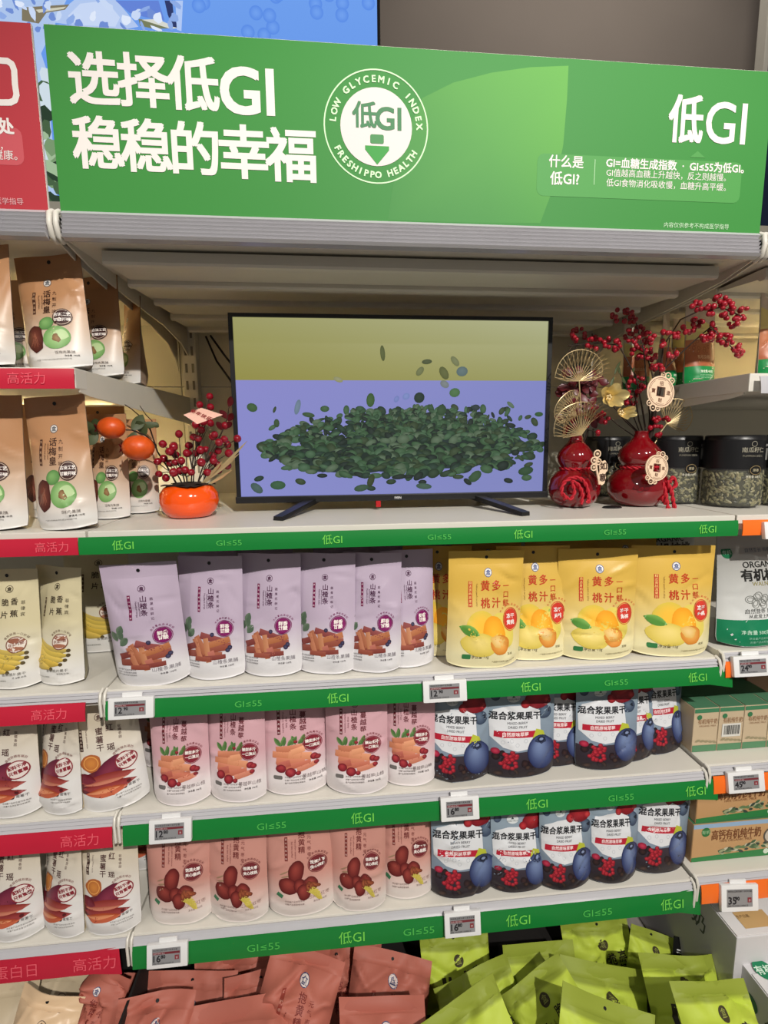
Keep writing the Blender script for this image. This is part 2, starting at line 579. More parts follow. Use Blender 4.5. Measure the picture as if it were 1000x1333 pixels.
def make_pouch(name, label, cat, design, loc, rotz=0.0, lean=0.0, w=0.125, h=0.235, d=0.055, seed=1, roll=0.0, group=None, hole=True, **kw):
    D = DES[design]
    P = pouch_shape(w, h, d, seed, wr=kw.pop('wr', 0.0022), **kw)
    t = thing(name, label, cat, loc, (R(lean), R(roll), R(rotz)), group)
    film = M[D.get('film', 'film')]

    def skin(nm, t0, t1, nu, nv, parent):
        cs, fs, ks, b = [], [], [], 0
        for side, n, m in ((-1, nu, nv), (1, nu // 2, max(nv // 2, 2))):
            S, T = np.meshgrid(np.linspace(-1, 1, n + 1), np.linspace(t0, t1, m + 1))
            S, T = S.ravel(), T.ravel()
            cs.append(P(S, T, side))
            ks.append(np.hstack([srgb_lin(D['tint'](S, T, side)), np.ones((len(S), 1))]))
            g = grid(n, m)
            fs += [tuple(i + b for i in (q if side < 0 else q[::-1])) for q in g]
            if t0 == 0:
                r_ = [i + b for i in range(n + 1)]
                if side < 0:
                    low = r_
                else:
                    fs.append(tuple(low + r_[::-1])) if len(low) + len(r_) else None
            b += len(S)
        return put(bpy.data.objects.new(nm, ink_mesh(nm, np.vstack(cs), fs, np.vstack(ks), film)), parent)

    body = skin('pouch_body', 0, SEAL, 26, 38, t)
    seal = skin('top_seal', SEAL, 1.0, 16, 6, t)
    # the print follows the front sheet exactly as the sheet is meshed
    if 'cache' not in D:
        D['cache'] = D['print'].arrays(0.045)
    V, F, K, L = D['cache']
    S, T = np.clip(V[:, 0] / 0.5, -0.99, 0.99), np.clip(V[:, 1] / D['H'], 0.005, SEAL - 0.004)
    nu, nv = 26, 38
    gi, gj = (S + 1) / 2 * nu, T / SEAL * nv
    i0, j0 = np.clip(gi.astype(int), 0, nu - 1), np.clip(gj.astype(int), 0, nv - 1)
    a, b = (gi - i0)[:, None], (gj - j0)[:, None]

    def gp(i, j):
        return P(-1 + 2 * i / nu, SEAL * j / nv)
    co = gp(i0, j0) * (1 - a) * (1 - b) + gp(i0 + 1, j0) * a * (1 - b) + gp(i0, j0 + 1) * (1 - a) * b + gp(i0 + 1, j0 + 1) * a * b
    # normals of the sheet, so that the ink lifts off along them
    e = 0.02
    nx = gp(np.clip(gi + e, 0, nu), gj) - gp(np.clip(gi - e, 0, nu), gj)
    ny = gp(gi, np.clip(gj + e, 0, nv)) - gp(gi, np.clip(gj - e, 0, nv))
    nn = np.cross(nx, ny)
    nn /= np.linalg.norm(nn, axis=1, keepdims=True) + 1e-12
    co = co + nn * (0.0004 + 0.00005 * L)[:, None]
    put(bpy.data.objects.new('front_print', ink_mesh('front_print', co, F, K, film)), body)
    if hole:
        mb = MB()
        c = P(np.array([0.0]), np.array([0.945]))[0]
        r = 0.0035
        mb.add([(c[0], c[1] - 0.0006, c[2])] + [(c[0] + r * math.cos(q * PI / 6), c[1] - 0.0006, c[2] + r * math.sin(q * PI / 6)) for q in range(12)], [(0, 1 + q, 1 + (q + 1) % 12) for q in range(12)])
        mb.build('hang_hole', M['black'], seal)
    return t


def blend(c1, c2, q):
    q = np.clip(q, 0, 1)[:, None]
    return np.array(c1, float) * (1 - q) + np.array(c2, float) * q


def two_tone(top, low, a, b, back=None):
    """sheet printed in one colour at the top running into another at the foot"""
    def f(S, T, side):
        if side > 0 and back:
            return np.tile(np.array(back, float), (len(S), 1))
        return blend(low, top, (T - a) / (b - a))
    return f


def logo(p, x, y, r, col, bg=None):
    if bg:
        p.oval(x, y, r, r, bg, layer=2)
    p.ring(x, y, r, r, r * 0.14, col, layer=3, seg=24)
    p.text(x, y, r * 1.25, '盒', col, bold=0.02, layer=4)


def badge(p, x, y, r, col, l1, l2, ink=(240, 232, 226), ringed=True, ry=None):
    ry = ry or r
    p.oval(x, y, r, ry, col, layer=20)
    if ringed:
        p.ring(x, y, r * 1.12, ry * 1.12, r * 0.07, col, layer=20)
        p.arctext(x, y, ry * 1.42, r * 0.30, '大片果肉真材实料', 145, 35, col, layer=21)
    p.text(x, y + ry * 0.30, r * (0.60 if len(l1) == 2 else 0.42), l1, ink, bold=0.03, layer=22)
    p.text(x, y - ry * 0.30, r * (0.60 if len(l2) == 2 else 0.42), l2, ink, bold=0.03, layer=22)


def side_bar(p, x, y0, y1, wd, col, txt, ink):
    p.rect(x - wd / 2, y0, x + wd / 2, y1, col, layer=2, nx=1, ny=6)
    n = len(txt)
    for i, ch in enumerate(txt):
        p.text(x, y1 - (y1 - y0) * (i + 0.5) / n, wd * 0.75, ch, ink, layer=6)


def small_print(p, x, y, wd, col, lines=2, size=0.03):
    for i in range(lines):
        p.text(x, y - i * size * 1.5, size, '净含量产品类型蜜饯果脯类'[i:i + int(wd / size)], col, layer=6)


DES = {}

# hawthorn sticks, lavender
p = Print(); H = 1.88; ink = (78, 38, 70)
logo(p, 0.02, H * .80, .05, ink)
p.column(.03, H * .72, .10, '山楂条', ink, bold=.012)
p.column(.135, H * .715, .045, '蔬果优鲜记', ink, step=1.6)
p.text(-.065, H * .64, .036, 'Hawthorn strips', ink, rot=-90)
p.text(-.025, H * .64, .036, 'sweet and sour', ink, rot=-90)
side_bar(p, -.155, H * .555, H * .755, .04, (112, 28, 72), '真山楂真滋味', (236, 210, 222))
for k, (x, y, r) in enumerate([(-.26, .87, 70), (-.22, .80, 100), (-.24, .72, 50), (-.28, .78, 120)]):
    p.leaf(x - .10, y - .06, .17, .11, r, (84, 104, 84), (112, 130, 108), layer=3)
rg = random.Random(4)
for k, (x, y, ln, hh, r, c) in enumerate([(-.2, .42, .30, .10, 4, (150, 72, 58)), (.02, .40, .36, .10, -4, (172, 92, 66)), (.16, .50, .34, .11, 6, (160, 80, 62)), (-.12, .55, .30, .09, -60, (190, 112, 78)), (-.17, .48, .34, .08, -72, (206, 128, 92)),
                                          (.06, .64, .40, .10, -16, (150, 70, 68)), (.14, .58, .36, .09, 14, (196, 118, 74)), (-.02, .47, .36, .08, -80, (210, 138, 96)), (.05, .40, .10, .12, 20, (196, 110, 92)), (-.28, .52, .16, .09, 20, (138, 60, 54)), (.10, .36, .30, .07, 3, (140, 62, 54)), (-.08, .34, .26, .07, -3, (160, 78, 60))]):
    p.rect(x - ln / 2, y - hh / 2, x + ln / 2, y + hh / 2, tuple(q * .84 for q in c), layer=4 + k * .4, nx=5, ny=2, col2=tuple(q * .84 + 20 for q in c), rot=r)
for x, y, r in [(.05, .70, .032), (.31, .50, .032), (.28, .46, .034)]:
    p.oval(x, y, r, r, (78, 74, 104), layer=12, edge=(34, 32, 56))
badge(p, .24, H * .42, .115, (124, 26, 92), '鲜香', '甘酸')
p.text(.24, H * .155, .07, '山楂条果脯', (120, 112, 120), layer=6)
p.text(.26, H * .115, .034, '净含量 128克', (90, 84, 90), layer=6)
small_print(p, -.28, H * .16, .3, (120, 116, 120), 3, .028)
DES['hawthorn'] = dict(print=p, H=H, tint=two_tone((184, 168, 188), (220, 218, 220), .16, .46, (190, 176, 198)))

# cranberry hawthorn sticks, pink
p = Print(); H = 1.75; ink = (104, 40, 48)
logo(p, -.02, H * .83, .055, (90, 50, 56))
p.column(-.03, H * .755, .105, '山楂条', ink, bold=.012)
p.column(.115, H * .73, .105, '蔓越莓', ink, bold=.012)
side_bar(p, -.24, H * .56, H * .79, .045, ink, '真果肉真滋味', (238, 214, 214))
p.text(-.17, H * .67, .038, 'Cranberry hawthorn', ink, rot=-90)
p.text(-.12, H * .67, .038, 'strips fruity', ink, rot=-90)
for k, (x, y, r) in enumerate([(-.2, .82, 60), (-.15, .82, 90), (-.1, .82, 50), (-.2, .82, 125), (.05, .84, 40), (.1, .84, 70), (.02, .83, 110), (-.04, .83, 60)]):
    p.leaf(x - .02, y - .02, .16, .07, r, (78, 112, 62), (112, 146, 86), layer=3)
for k, (x, y, ln, hh, r, c) in enumerate([(-.06, .76, .46, .10, 3, (186, 112, 82)), (-.12, .66, .44, .10, -4, (196, 122, 88)), (.06, .64, .34, .11, -10, (204, 134, 98)), (-.08, .56, .42, .10, -6, (190, 112, 84)), (.02, .50, .40, .09, 6, (180, 98, 76)), (.16, .46, .30, .08, 14, (190, 116, 92)), (-.18, .52, .20, .10, 14, (168, 84, 70)), (.03, .72, .20, .09, 12, (210, 142, 104))]):
    p.rect(x - ln / 2, y - hh / 2, x + ln / 2, y + hh / 2, c, layer=4 + k * .4, nx=5, ny=2, col2=tuple(min(255, q + 24) for q in c), rot=r)
for x, y, rx in [(-.22, .46, .075), (-.08, .40, .08), (.03, .38, .04), (.27, .60, .06), (.32, .58, .05), (.30, .50, .04), (.0, .86, .03)]:
    p.oval(x, y, rx, rx * .85, (176, 62, 66), layer=12, edge=(104, 20, 34), off=(-.01, .02))
badge(p, .25, H * .465, .13, (128, 38, 52), '酸甜多汁', '一口满足', ry=.12)
p.text(.26, H * .185, .07, '蔓越莓山楂', (120, 104, 106), layer=6)
p.text(.28, H * .14, .035, '净含量 106克', (70, 60, 62), bold=.01, layer=6)
p.rrect(-.33, H * .165, -.2, H * .20, .02, (110, 106, 104), layer=5)
small_print(p, -.02, H * .185, .3, (110, 100, 100), 3, .03)
DES['cranberry'] = dict(print=p, H=H, tint=two_tone((208, 164, 172), (228, 220, 220), .18, .46, (206, 176, 180)))

# stuffed dates, dusty rose
p = Print(); H = 1.68; ink = (112, 46, 44)
logo(p, -.02, H * .84, .055, (70, 60, 60), (214, 190, 182))
p.column(.02, H * .74, .105, '抱黄精', ink, bold=.012)
p.column(.13, H * .715, .065, '元气枣枣', ink, step=1.3)
side_bar(p, -.21, H * .52, H * .73, .045, (120, 50, 46), '真材实料好味', (222, 190, 180))
p.text(-.12, H * .62, .036, 'Red date stuffed', ink, rot=-90)
p.text(-.07, H * .62, .036, 'with yellow essence', ink, rot=-90)
for k in range(4):
    p.leaf(-.32 + .02 * k, .66 - .035 * k, .16, .025, 24 - 12 * k, (150, 120, 96), (170, 140, 110), layer=3)
for k, (x, y, rx, ry, r) in enumerate([(-.07, .70, .115, .175, -14), (-.19, .50, .15, .115, -24), (.0, .48, .10, .13, 30), (.13, .50, .12, .12, -30), (.04, .40, .10, .12, 10)]):
    p.oval(x, y, rx, ry, (150, 64, 56), r, layer=4 + k, edge=(84, 22, 24), off=(-.02, .04), wob=.03, seed=k)
for k in range(5):
    p.oval(.10 + .03 * k, .47 + .02 * (k % 2), .03, .07, (166, 92, 58), 20 * k, layer=10, edge=(98, 42, 28), wob=.06, seed=k)
for k in range(7):
    p.leaf(.08 + .02 * k, .40 - .012 * k, .14, .05, 30 - 12 * k, (190, 172, 74), (206, 190, 96), layer=9)
badge(p, .25, H * .475, .13, (112, 40, 46), '饱满大枣', '夹心核桃', ry=.12)
p.text(.25, H * .19, .065, '抱黄精红枣', (150, 118, 110), layer=6)
p.text(.27, H * .145, .034, '净含量 150克', (110, 84, 80), layer=6)
p.rect(-.36, H * .20, -.27, H * .235, (60, 116, 82), layer=5, nx=1, ny=1, rot=-30)
small_print(p, -.1, H * .165, .3, (120, 96, 92), 2, .032)
DES['date'] = dict(print=p, H=H, tint=two_tone((198, 142, 130), (222, 212, 206), .10, .40, (196, 140, 130)))

# yellow peach, gold
p = Print(); H = 1.36; ink = (188, 66, 34)
logo(p, .02, H * .815, .052, (70, 84, 140), (226, 226, 226))
p.text(-.02, H * .705, .125, '黄', ink, bold=.018)
p.text(.13, H * .705, .125, '多', ink, bold=.018)
p.text(-.02, H * .56, .125, '桃', ink, bold=.018)
p.text(.13, H * .56, .125, '汁', ink, bold=.018)
p.column(.265, H * .70, .085, '一口鲜', ink, bold=.01, step=1.15)
side_bar(p, -.22, H * .53, H * .745, .052, (190, 58, 34), '精选黄桃真果肉', (244, 214, 130))
p.text(-.13, H * .63, .03, 'Yellow peach so juicy', (150, 110, 50), rot=-90)
p.leaf(-.36, .50, .27, .12, -20, (84, 140, 58), (122, 172, 80), layer=9)
p.leaf(.12, .56, .20, .08, 12, (110, 160, 62), (150, 190, 90), layer=3)
p.oval(-.08, .50, .19, .18, (246, 188, 62), 0, layer=4, edge=(214, 190, 74), wob=.02)
p.oval(.20, .43, .17, .22, (236, 206, 92), 20, layer=5, edge=(216, 200, 96), wob=.02)
p.oval(.10, .42, .15, .20, (250, 186, 56), 20, layer=6, edge=(234, 156, 34), wob=.02)
p.oval(-.10, .29, .24, .14, (238, 216, 130), -8, layer=8, edge=(214, 192, 84), off=(.02, .04), wob=.02)
p.oval(.18, .28, .13, .115, (234, 178, 96), -10, layer=10, edge=(206, 126, 44), off=(.0, .02), wob=.03)
p.oval(.15, .32, .10, .07, (236, 204, 140), -20, layer=11, edge=(222, 178, 92), wob=.08)
badge(p, .33, H * .415, .095, (206, 60, 46), '冻干', '黄桃', ry=.12)
p.rrect(-.32, H * .085, -.21, H * .13, .015, (54, 122, 70), layer=5)
p.text(-.09, H * .108, .05, '净含量 73g', (110, 100, 70), layer=6)
p.text(.32, H * .12, .035, '果脯', (130, 120, 90), layer=6)
p.text(.24, H * .06, .024, '产品图片仅供参考请以实物为准', (140, 128, 92), layer=6)
DES['peach'] = dict(print=p, H=H, tint=two_tone((212, 174, 78), (230, 221, 176), .12, .66, (190, 158, 78)), film='satin')

# mixed berries, blue grey
p = Print(); H = 1.50
for x, y, r in [(-.38, 1.28, .07), (.34, .98, .11)]:
    p.oval(x, y, r, r, (96, 112, 132), layer=1, edge=(50, 62, 84), off=(-.02, .03))
p.oval(.40, 1.0, .03, .03, (30, 36, 50), layer=2, wob=.2)
pts = [(-.48, .92), (-.42, 1.08), (-.2, 1.12), (.08, 1.11), (.26, 1.02), (.27, .70), (.24, .54), (.1, .46), (-.1, .44), (-.3, .50), (-.47, .66)]
p.rect(-.495, .0, .495, .42, (36, 28, 34), layer=1, nx=10, ny=5, col2=(58, 50, 60))
rg = random.Random(8)
for k in range(15):
    x, y = rg.uniform(-.46, .2), rg.uniform(.05, .42)
    p.oval(x, y, rg.uniform(.04, .08), rg.uniform(.035, .06), rg.choice([(60, 40, 40), (78, 56, 48), (44, 34, 44), (70, 26, 34)]), rg.uniform(0, 180), layer=2 + k * .05, edge=(26, 18, 24), wob=.06, seed=k, seg=14)
for k in range(26):
    a, q = rg.uniform(0, 6.28), rg.uniform(0, 1) ** .5
    x, y = -.22 + .13 * q * math.cos(a), .30 + .14 * q * math.sin(a)
    p.oval(x, y, .036, .032, (196, 54, 66), layer=4 + k * .05, edge=(112, 14, 30), off=(-.008, .012), seg=10, rings=2)
p.oval(-.40, .44, .06, .05, (196, 60, 84), layer=5, edge=(130, 20, 50))
p.poly(pts, (216, 218, 222), layer=6)
p.oval(-.12, 1.24, .10, .07, (206, 212, 214), layer=5)
p.text(-.12, 1.26, .055, '▲', (70, 80, 80), layer=8)
p.text(-.12, 1.215, .035, 'DRIED FRUIT', (70, 80, 80), layer=8)
p.text(-.10, .965, .128, '混合浆果果干', (30, 32, 38), bold=.028, rot=-4, layer=9)
p.text(-.08, .855, .05, 'MIXED BERRY', (50, 52, 60), rot=-4, bold=.01, layer=9)
p.text(-.08, .795, .05, 'DRIED FRUIT', (50, 52, 60), rot=-4, bold=.01, layer=9)
p.rect(-.42, .64, .20, .735, (178, 34, 54), layer=8, nx=6, ny=1, rot=-4)
p.text(-.12, .69, .066, '自然原味草莓', (240, 220, 220), rot=-4, bold=.02, layer=10)
p.poly([(.13, .60), (.20, .74), (.31, .70), (.33, .62)], (178, 184, 58), layer=9)
for x, y in [(-.3, .58), (-.1, .53), (-.18, .60), (.03, .58)]:
    p.ring(x, y, .03, .03, .008, (190, 194, 200), layer=8, seg=16)
p.oval(.24, 1.19, .19, .14, (164, 40, 46), 0, layer=11, edge=(108, 18, 30), off=(-.02, .03), wob=.02)
p.oval(.05, 1.13, .07, .065, (186, 54, 58), layer=12, edge=(120, 18, 30))
p.leaf(.20, 1.29, .1, .05, 130, (66, 92, 60), layer=10)
p.oval(.38, 1.16, .055, .05, (196, 66, 66), layer=12, edge=(140, 26, 36))
p.oval(.27, .38, .225, .265, (118, 136, 174), 12, layer=14, edge=(34, 42, 84), off=(-.02, .13))
p.oval(.27, .57, .085, .06, (84, 96, 130), 8, layer=16, edge=(36, 42, 66), wob=.16)
p.ring(.27, .57, .06, .042, .02, (26, 30, 48), layer=17, seg=20)
p.oval(.27, .575, .03, .02, (130, 144, 178), layer=18)
DES['berry'] = dict(print=p, H=H, tint=two_tone((136, 152, 166), (122, 136, 154), .2, .7, (110, 124, 140)), film='satin')

# preserved plums, kraft
p = Print(); H = 1.84; ink = (66, 40, 30)
logo(p, -.02, H * .755, .06, (70, 80, 90), (214, 206, 198))
p.column(-.02, H * .655, .125, '话梅皇', ink, bold=.012)
p.column(.10, H * .655, .07, '九制开味', ink, step=1.45)
side_bar(p, -.22, H * .485, H * .68, .05, (76, 46, 34), '真梅真滋味', (206, 170, 134))
p.text(-.14, H * .585, .036, 'Preserved plum', ink, rot=-90)
p.text(-.09, H * .585, .036, 'sweet and sour', ink, rot=-90)
p.oval(-.03, .72, .12, .10, (128, 172, 104), 20, layer=3, edge=(82, 130, 70), off=(-.02, .03))
p.oval(.12, .48, .19, .185, (166, 200, 138), 30, layer=6, edge=(104, 152, 84), off=(.02, .02))
p.leaf(.08, .56, .22, .17, -20, (186, 210, 158), (176, 204, 148), layer=7)
p.oval(.12, .47, .05, .075, (154, 122, 84), 30, layer=8, edge=(120, 88, 56), wob=.12)
p.oval(-.20, .48, .14, .22, (120, 66, 52), 10, layer=5, edge=(70, 30, 26), wob=.06, off=(-.02, .04))
for k in range(8):
    p.leaf(-.28 + .022 * k, .34 + .03 * (k % 3), .20, .018, 70 + 6 * k, (150, 92, 72), (84, 38, 32), layer=6)
badge(p, .21, H * .435, .135, (62, 36, 34), '古法工艺', '甘酸开味', ringed=False)
p.ring(.21, H * .435, .12, .12, .008, (200, 180, 160), layer=21.5)
p.text(.22, H * .13, .05, '话梅肉果脯', (120, 112, 106), layer=6)
p.text(.30, H * .10, .03, '净含量 100克', (60, 56, 54), bold=.01, layer=6)
p.text(.05, H * .075, .022, '产品图片仅供参考请以实物为准贮存条件阴凉干燥', (120, 116, 112), layer=6)
DES['plum'] = dict(print=p, H=H, tint=two_tone((176, 130, 92), (218, 216, 212), .08, .62, (150, 128, 110)))

# banana chips, cream
p = Print(); H = 2.0; ink = (58, 46, 34)
logo(p, .05, H * .83, .06, ink)
p.text(.0, H * .72, .125, '脆', ink, bold=.012)
p.text(.0, H * .62, .125, '片', ink, bold=.012)
p.text(.15, H * .73, .125, '香', ink, bold=.012)
p.text(.15, H * .63, .125, '蕉', ink, bold=.012)
p.column(.28, H * .72, .07, '菲律宾', ink, step=1.4)
side_bar(p, -.2, H * .57, H * .73, .045, (90, 72, 50), '椰香酥脆', (220, 206, 170))
def banana(p, x0, y0, x1, y1, sag, wd, c, layer):
    n, vs, cs = 12, [], []
    a = np.array([x0, y0], float)
    b = np.array([x1, y1], float)
    nrm = np.array([-(b - a)[1], (b - a)[0]]) / np.linalg.norm(b - a)
    for i in range(n + 1):
        q = i / n
        m = a + (b - a) * q - nrm * sag * math.sin(PI * q)
        h = wd / 2 * min(1, 5 * q + .15, 4 * (1 - q) + .25)
        for j in (-1, 0, 1):
            vs.append(m + nrm * h * j)
            cs.append(tuple(v * (.70 + .15 * (j + 1)) for v in c))
    f = []
    for i in range(n):
        k = 3 * i
        f += [(k, k + 3, k + 4, k + 1), (k + 1, k + 4, k + 5, k + 2)]
    p.add(vs, f, cs, layer)
    p.oval(x1, y1, wd * .2, wd * .2, (84, 70, 40), layer=layer + .2)


for k, (x1, y1, sag, c) in enumerate([(.34, .60, .14, (206, 180, 92)), (.34, .52, .16, (214, 186, 84)), (.30, .44, .17, (224, 194, 92)), (.24, .37, .18, (220, 186, 78)), (.10, .30, .18, (226, 194, 92))]):
    banana(p, -.40 + .02 * k, .92 - .03 * k, x1, y1, sag, .15, c, 3 + k * .6)
p.oval(-.39, .95, .06, .07, (98, 92, 50), 20, layer=7)
p.oval(.2, H * .375, .135, .13, (226, 216, 204), layer=20)
p.ring(.2, H * .375, .14, .135, .016, (126, 82, 64), layer=21)
p.oval(.2, H * .375 + .06, .11, .045, (146, 92, 72), layer=21)
p.oval(.2, H * .375 - .07, .11, .035, (160, 104, 80), layer=21)
p.text(.2, H * .378, .055, '非油炸脆', (126, 72, 60), rot=12, bold=.02, layer=22)
p.arctext(.2, H * .375, .185, .042, '香甜酥脆一口好味', 145, 35, (110, 84, 66))
p.text(.18, H * .135, .055, '香蕉脆片果干', (110, 106, 100), layer=6)
p.text(.26, H * .105, .032, '净含量 85克', (70, 68, 64), layer=6)
small_print(p, -.1, H * .08, .5, (120, 118, 112), 1, .028)
DES['banana'] = dict(print=p, H=H, tint=two_tone((206, 196, 160), (220, 218, 214), .12, .55, (176, 166, 132)))

# sweet potato, cream white
p = Print(); H = 1.75; ink = (74, 40, 40)
logo(p, -.05, H * .84, .06, ink)
p.column(-.06, H * .72, .115, '蜜薯干', ink, bold=.012)
p.text(.09, H * .74, .115, '红', ink, bold=.012)
p.text(.09, H * .575, .115, '瑶', ink, bold=.012)
p.column(.23, H * .74, .05, '软糯香甜', ink, step=1.15)
side_bar(p, -.33, H * .57, H * .76, .05, (60, 40, 38), '真薯肉真滋味', (210, 196, 180))
p.text(-.24, H * .67, .034, 'Sweet potato sticks', ink, rot=-90)
p.oval(-.22, .80, .15, .14, (206, 134, 64), layer=3, edge=(166, 92, 52), wob=.04)
p.ring(-.22, .80, .11, .11, .014, (226, 160, 86), layer=4)
p.oval(-.14, .48, .34, .20, (118, 48, 54), 10, layer=4.5, edge=(92, 34, 44), wob=.05)
p.oval(.02, .64, .30, .15, (132, 52, 72), 38, layer=5, edge=(92, 28, 50), wob=.03)
for k, (x, y, ln, wd, r, c) in enumerate([(-.42, .50, .80, .17, 4, (158, 72, 66)), (-.40, .40, .78, .17, 2, (148, 60, 60)), (-.38, .46, .66, .06, 4, (196, 122, 100)), (-.36, .32, .62, .15, 4, (190, 96, 66)), (-.32, .33, .48, .06, 6, (216, 140, 100)), (-.46, .62, .30, .16, -20, (120, 44, 58))]):
    p.leaf(x, y, ln, wd, r, c, tuple(max(0, q - 30) for q in c), layer=6 + k)
p.oval(.27, .42, .03, .025, (84, 30, 34), layer=9)
p.oval(.27, H * .43, .15, .13, (222, 210, 204), 18, layer=20)
p.ring(.27, H * .43, .155, .135, .016, (136, 44, 54), layer=21, rot=18)
p.text(.26, H * .43 + .045, .062, '配料干净', (136, 40, 52), rot=18, bold=.035, layer=22)
p.text(.28, H * .43 - .03, .062, '只有蜜薯', (136, 40, 52), rot=18, bold=.035, layer=22)
p.arctext(.27, H * .43, .20, .045, '香甜软糯有嚼劲', 140, 60, (120, 60, 60))
p.rrect(.12, H * .185, .24, H * .222, .02, (66, 44, 44), layer=5)
p.text(.33, H * .205, .05, '蜜薯干', (60, 50, 50), layer=6)
small_print(p, .25, H * .155, .35, (110, 104, 100), 2, .028)
DES['potato'] = dict(print=p, H=H, tint=two_tone((206, 194, 172), (222, 220, 218), .30, .80, (196, 178, 140)))

# terracotta bulk bags
p = Print(); H = 1.35; ink = (118, 46, 40)
logo(p, .03, H * .80, .062, (60, 70, 110), (222, 210, 206))
p.column(.06, H * .69, .11, '抱黄精', ink, bold=.012)
p.column(.19, H * .67, .07, '元气枣枣', ink, step=1.3)
side_bar(p, -.20, H * .50, H * .72, .05, (140, 62, 52), '真材实料', (216, 160, 144))
p.text(-.11, H * .5, .034, 'Red date stuffed', ink, rot=-90)
badge(p, .26, H * .30, .12, (120, 40, 46), '饱满大枣', '夹心核桃')
for k, (x, y, rx, ry, r) in enumerate([(-.07, .36, .115, .165, -14), (-.19, .24, .15, .115, -24), (.0, .22, .10, .13, 30)]):
    p.oval(x, y, rx, ry, (150, 64, 56), r, layer=4 + k, edge=(84, 22, 24), off=(-.02, .04))
DES['bulkdate'] = dict(print=p, H=H, tint=two_tone((174, 101, 86), (184, 114, 98), .0, .5, (168, 96, 82)), film='matte')

# lime bulk bags
p = Print(); H = 1.25; ink = (48, 44, 30)
p.oval(.02, H * .78, .072, .066, (66, 60, 40), layer=3)
p.text(.02, H * .785, .085, '盒', (150, 156, 80), layer=6)
p.column(.13, H * .65, .13, '脆圆', ink, bold=.015)
p.column(.28, H * .67, .13, '高钙', ink, bold=.015)
for x, wd in [(-.22, .06), (-.13, .045)]:
    p.rect(x - wd / 2, H * .45, x + wd / 2, H * .65, ink, layer=2, nx=1, ny=3)
p.text(-.06, H * .55, .036, 'High calcium', ink, rot=-90)
p.text(.0, H * .55, .036, 'crispy rounds', ink, rot=-90)


def lime_tint(S, T, side):
    c = blend((172, 190, 56), (184, 202, 74), T)
    c[T > 0.86] = (140, 153, 56)
    return c


DES['lime'] = dict(print=p, H=H, tint=lime_tint, film='matte')

# bulk kraft bags under the left bay
p = Print(); H = 1.4; ink = (110, 74, 56)
logo(p, .05, H * .79, .06, (96, 80, 70))
p.column(.05, H * .68, .08, '燕麦脆片', ink)
p.column(.16, H * .68, .08, '酥香可口', ink)
side_bar(p, -.16, H * .55, H * .70, .06, (126, 92, 76), '真滋味', (190, 168, 140))
badge(p, -.25, H * .34, .13, (168, 70, 52), '酥脆', '好味')
DES['bulkcream'] = dict(print=p, H=H, tint=two_tone((192, 176, 148), (214, 196, 168), .3, .8, (190, 172, 146)))
DES['bulktan'] = dict(print=p, H=H, tint=two_tone((216, 186, 150), (226, 200, 168), .3, .8, (200, 176, 146)))

# organic walnuts
p = Print(); H = 1.45; ink = (30, 30, 28)
p.rect(-.495, .0, .495, .36, (22, 122, 82), layer=1, nx=8, ny=4)
p.oval(-.38, H * .85, .085, .07, (22, 104, 66), -60, layer=3)
p.text(-.38, H * .85, .06, '有机', (180, 210, 190), layer=5)
p.text(.1, H * .86, .06, '自然生长 有机好味', (70, 90, 110), layer=5)
p.text(.05, H * .735, .11, 'ORGANIC', ink, bold=.012, layer=5)
p.text(.08, H * .64, .16, '有机核桃', ink, bold=.03, layer=5)
p.text(.05, H * .565, .075, 'WALNUT', (150, 140, 90), layer=5)
for k, (x, y) in enumerate([(-.16, .62), (-.06, .66), (.03, .62), (-.10, .57), (.0, .56)]):
    p.ring(x, y, .065, .05, .008, (110, 112, 108), layer=4, rot=30 * k)
    p.ring(x, y, .04, .03, .008, (120, 122, 118), layer=4, rot=-40 * k)
p.text(.03, .47, .065, '自然营养 真的好吃', (50, 52, 50), layer=5)
p.text(.0, .405, .055, '从此爱上吃核桃', (70, 72, 70), layer=5)
p.text(-.12, .20, .06, '净含量 500克', (190, 220, 200), bold=.01, layer=5)
small_print(p, .0, .12, .6, (150, 200, 176), 2, .035)
DES['walnut'] = dict(print=p, H=H, tint=two_tone((158, 158, 154), (206, 208, 206), .3, .75, (20, 96, 62)), film='satin')

# grain bags of the upper right shelf
p = Print(); H = 1.95
p.rect(-.495, .03, .495, .42, (16, 128, 66), layer=1, nx=8, ny=3)
p.rect(-.495, .42, .495, 1.0, (164, 92, 62), layer=1, nx=8, ny=4, col2=(182, 116, 76))
p.poly([(-.49, 1.0), (.49, 1.04), (.49, 1.28), (.1, 1.40), (-.2, 1.30), (-.49, 1.42)], (210, 196, 128), layer=2)
p.text(.0, .30, .07, '净含量 400克', (220, 232, 214), bold=.015, layer=5)
small_print(p, .0, .22, .6, (170, 214, 176), 2, .035)
p.text(-.05, .62, .10, '有机杂粮', (226, 190, 150), layer=5)
for k in range(16):
    rg = random.Random(k)
    p.oval(rg.uniform(-.4, .4), rg.uniform(.46, .98), .05, .035, (188, 124, 80), rg.uniform(0, 180), layer=2.4, edge=(140, 76, 50), seg=12)
DES['grain'] = dict(print=p, H=H, tint=two_tone((196, 182, 170), (188, 176, 160), .3, .8, (150, 150, 146)), film='satin')

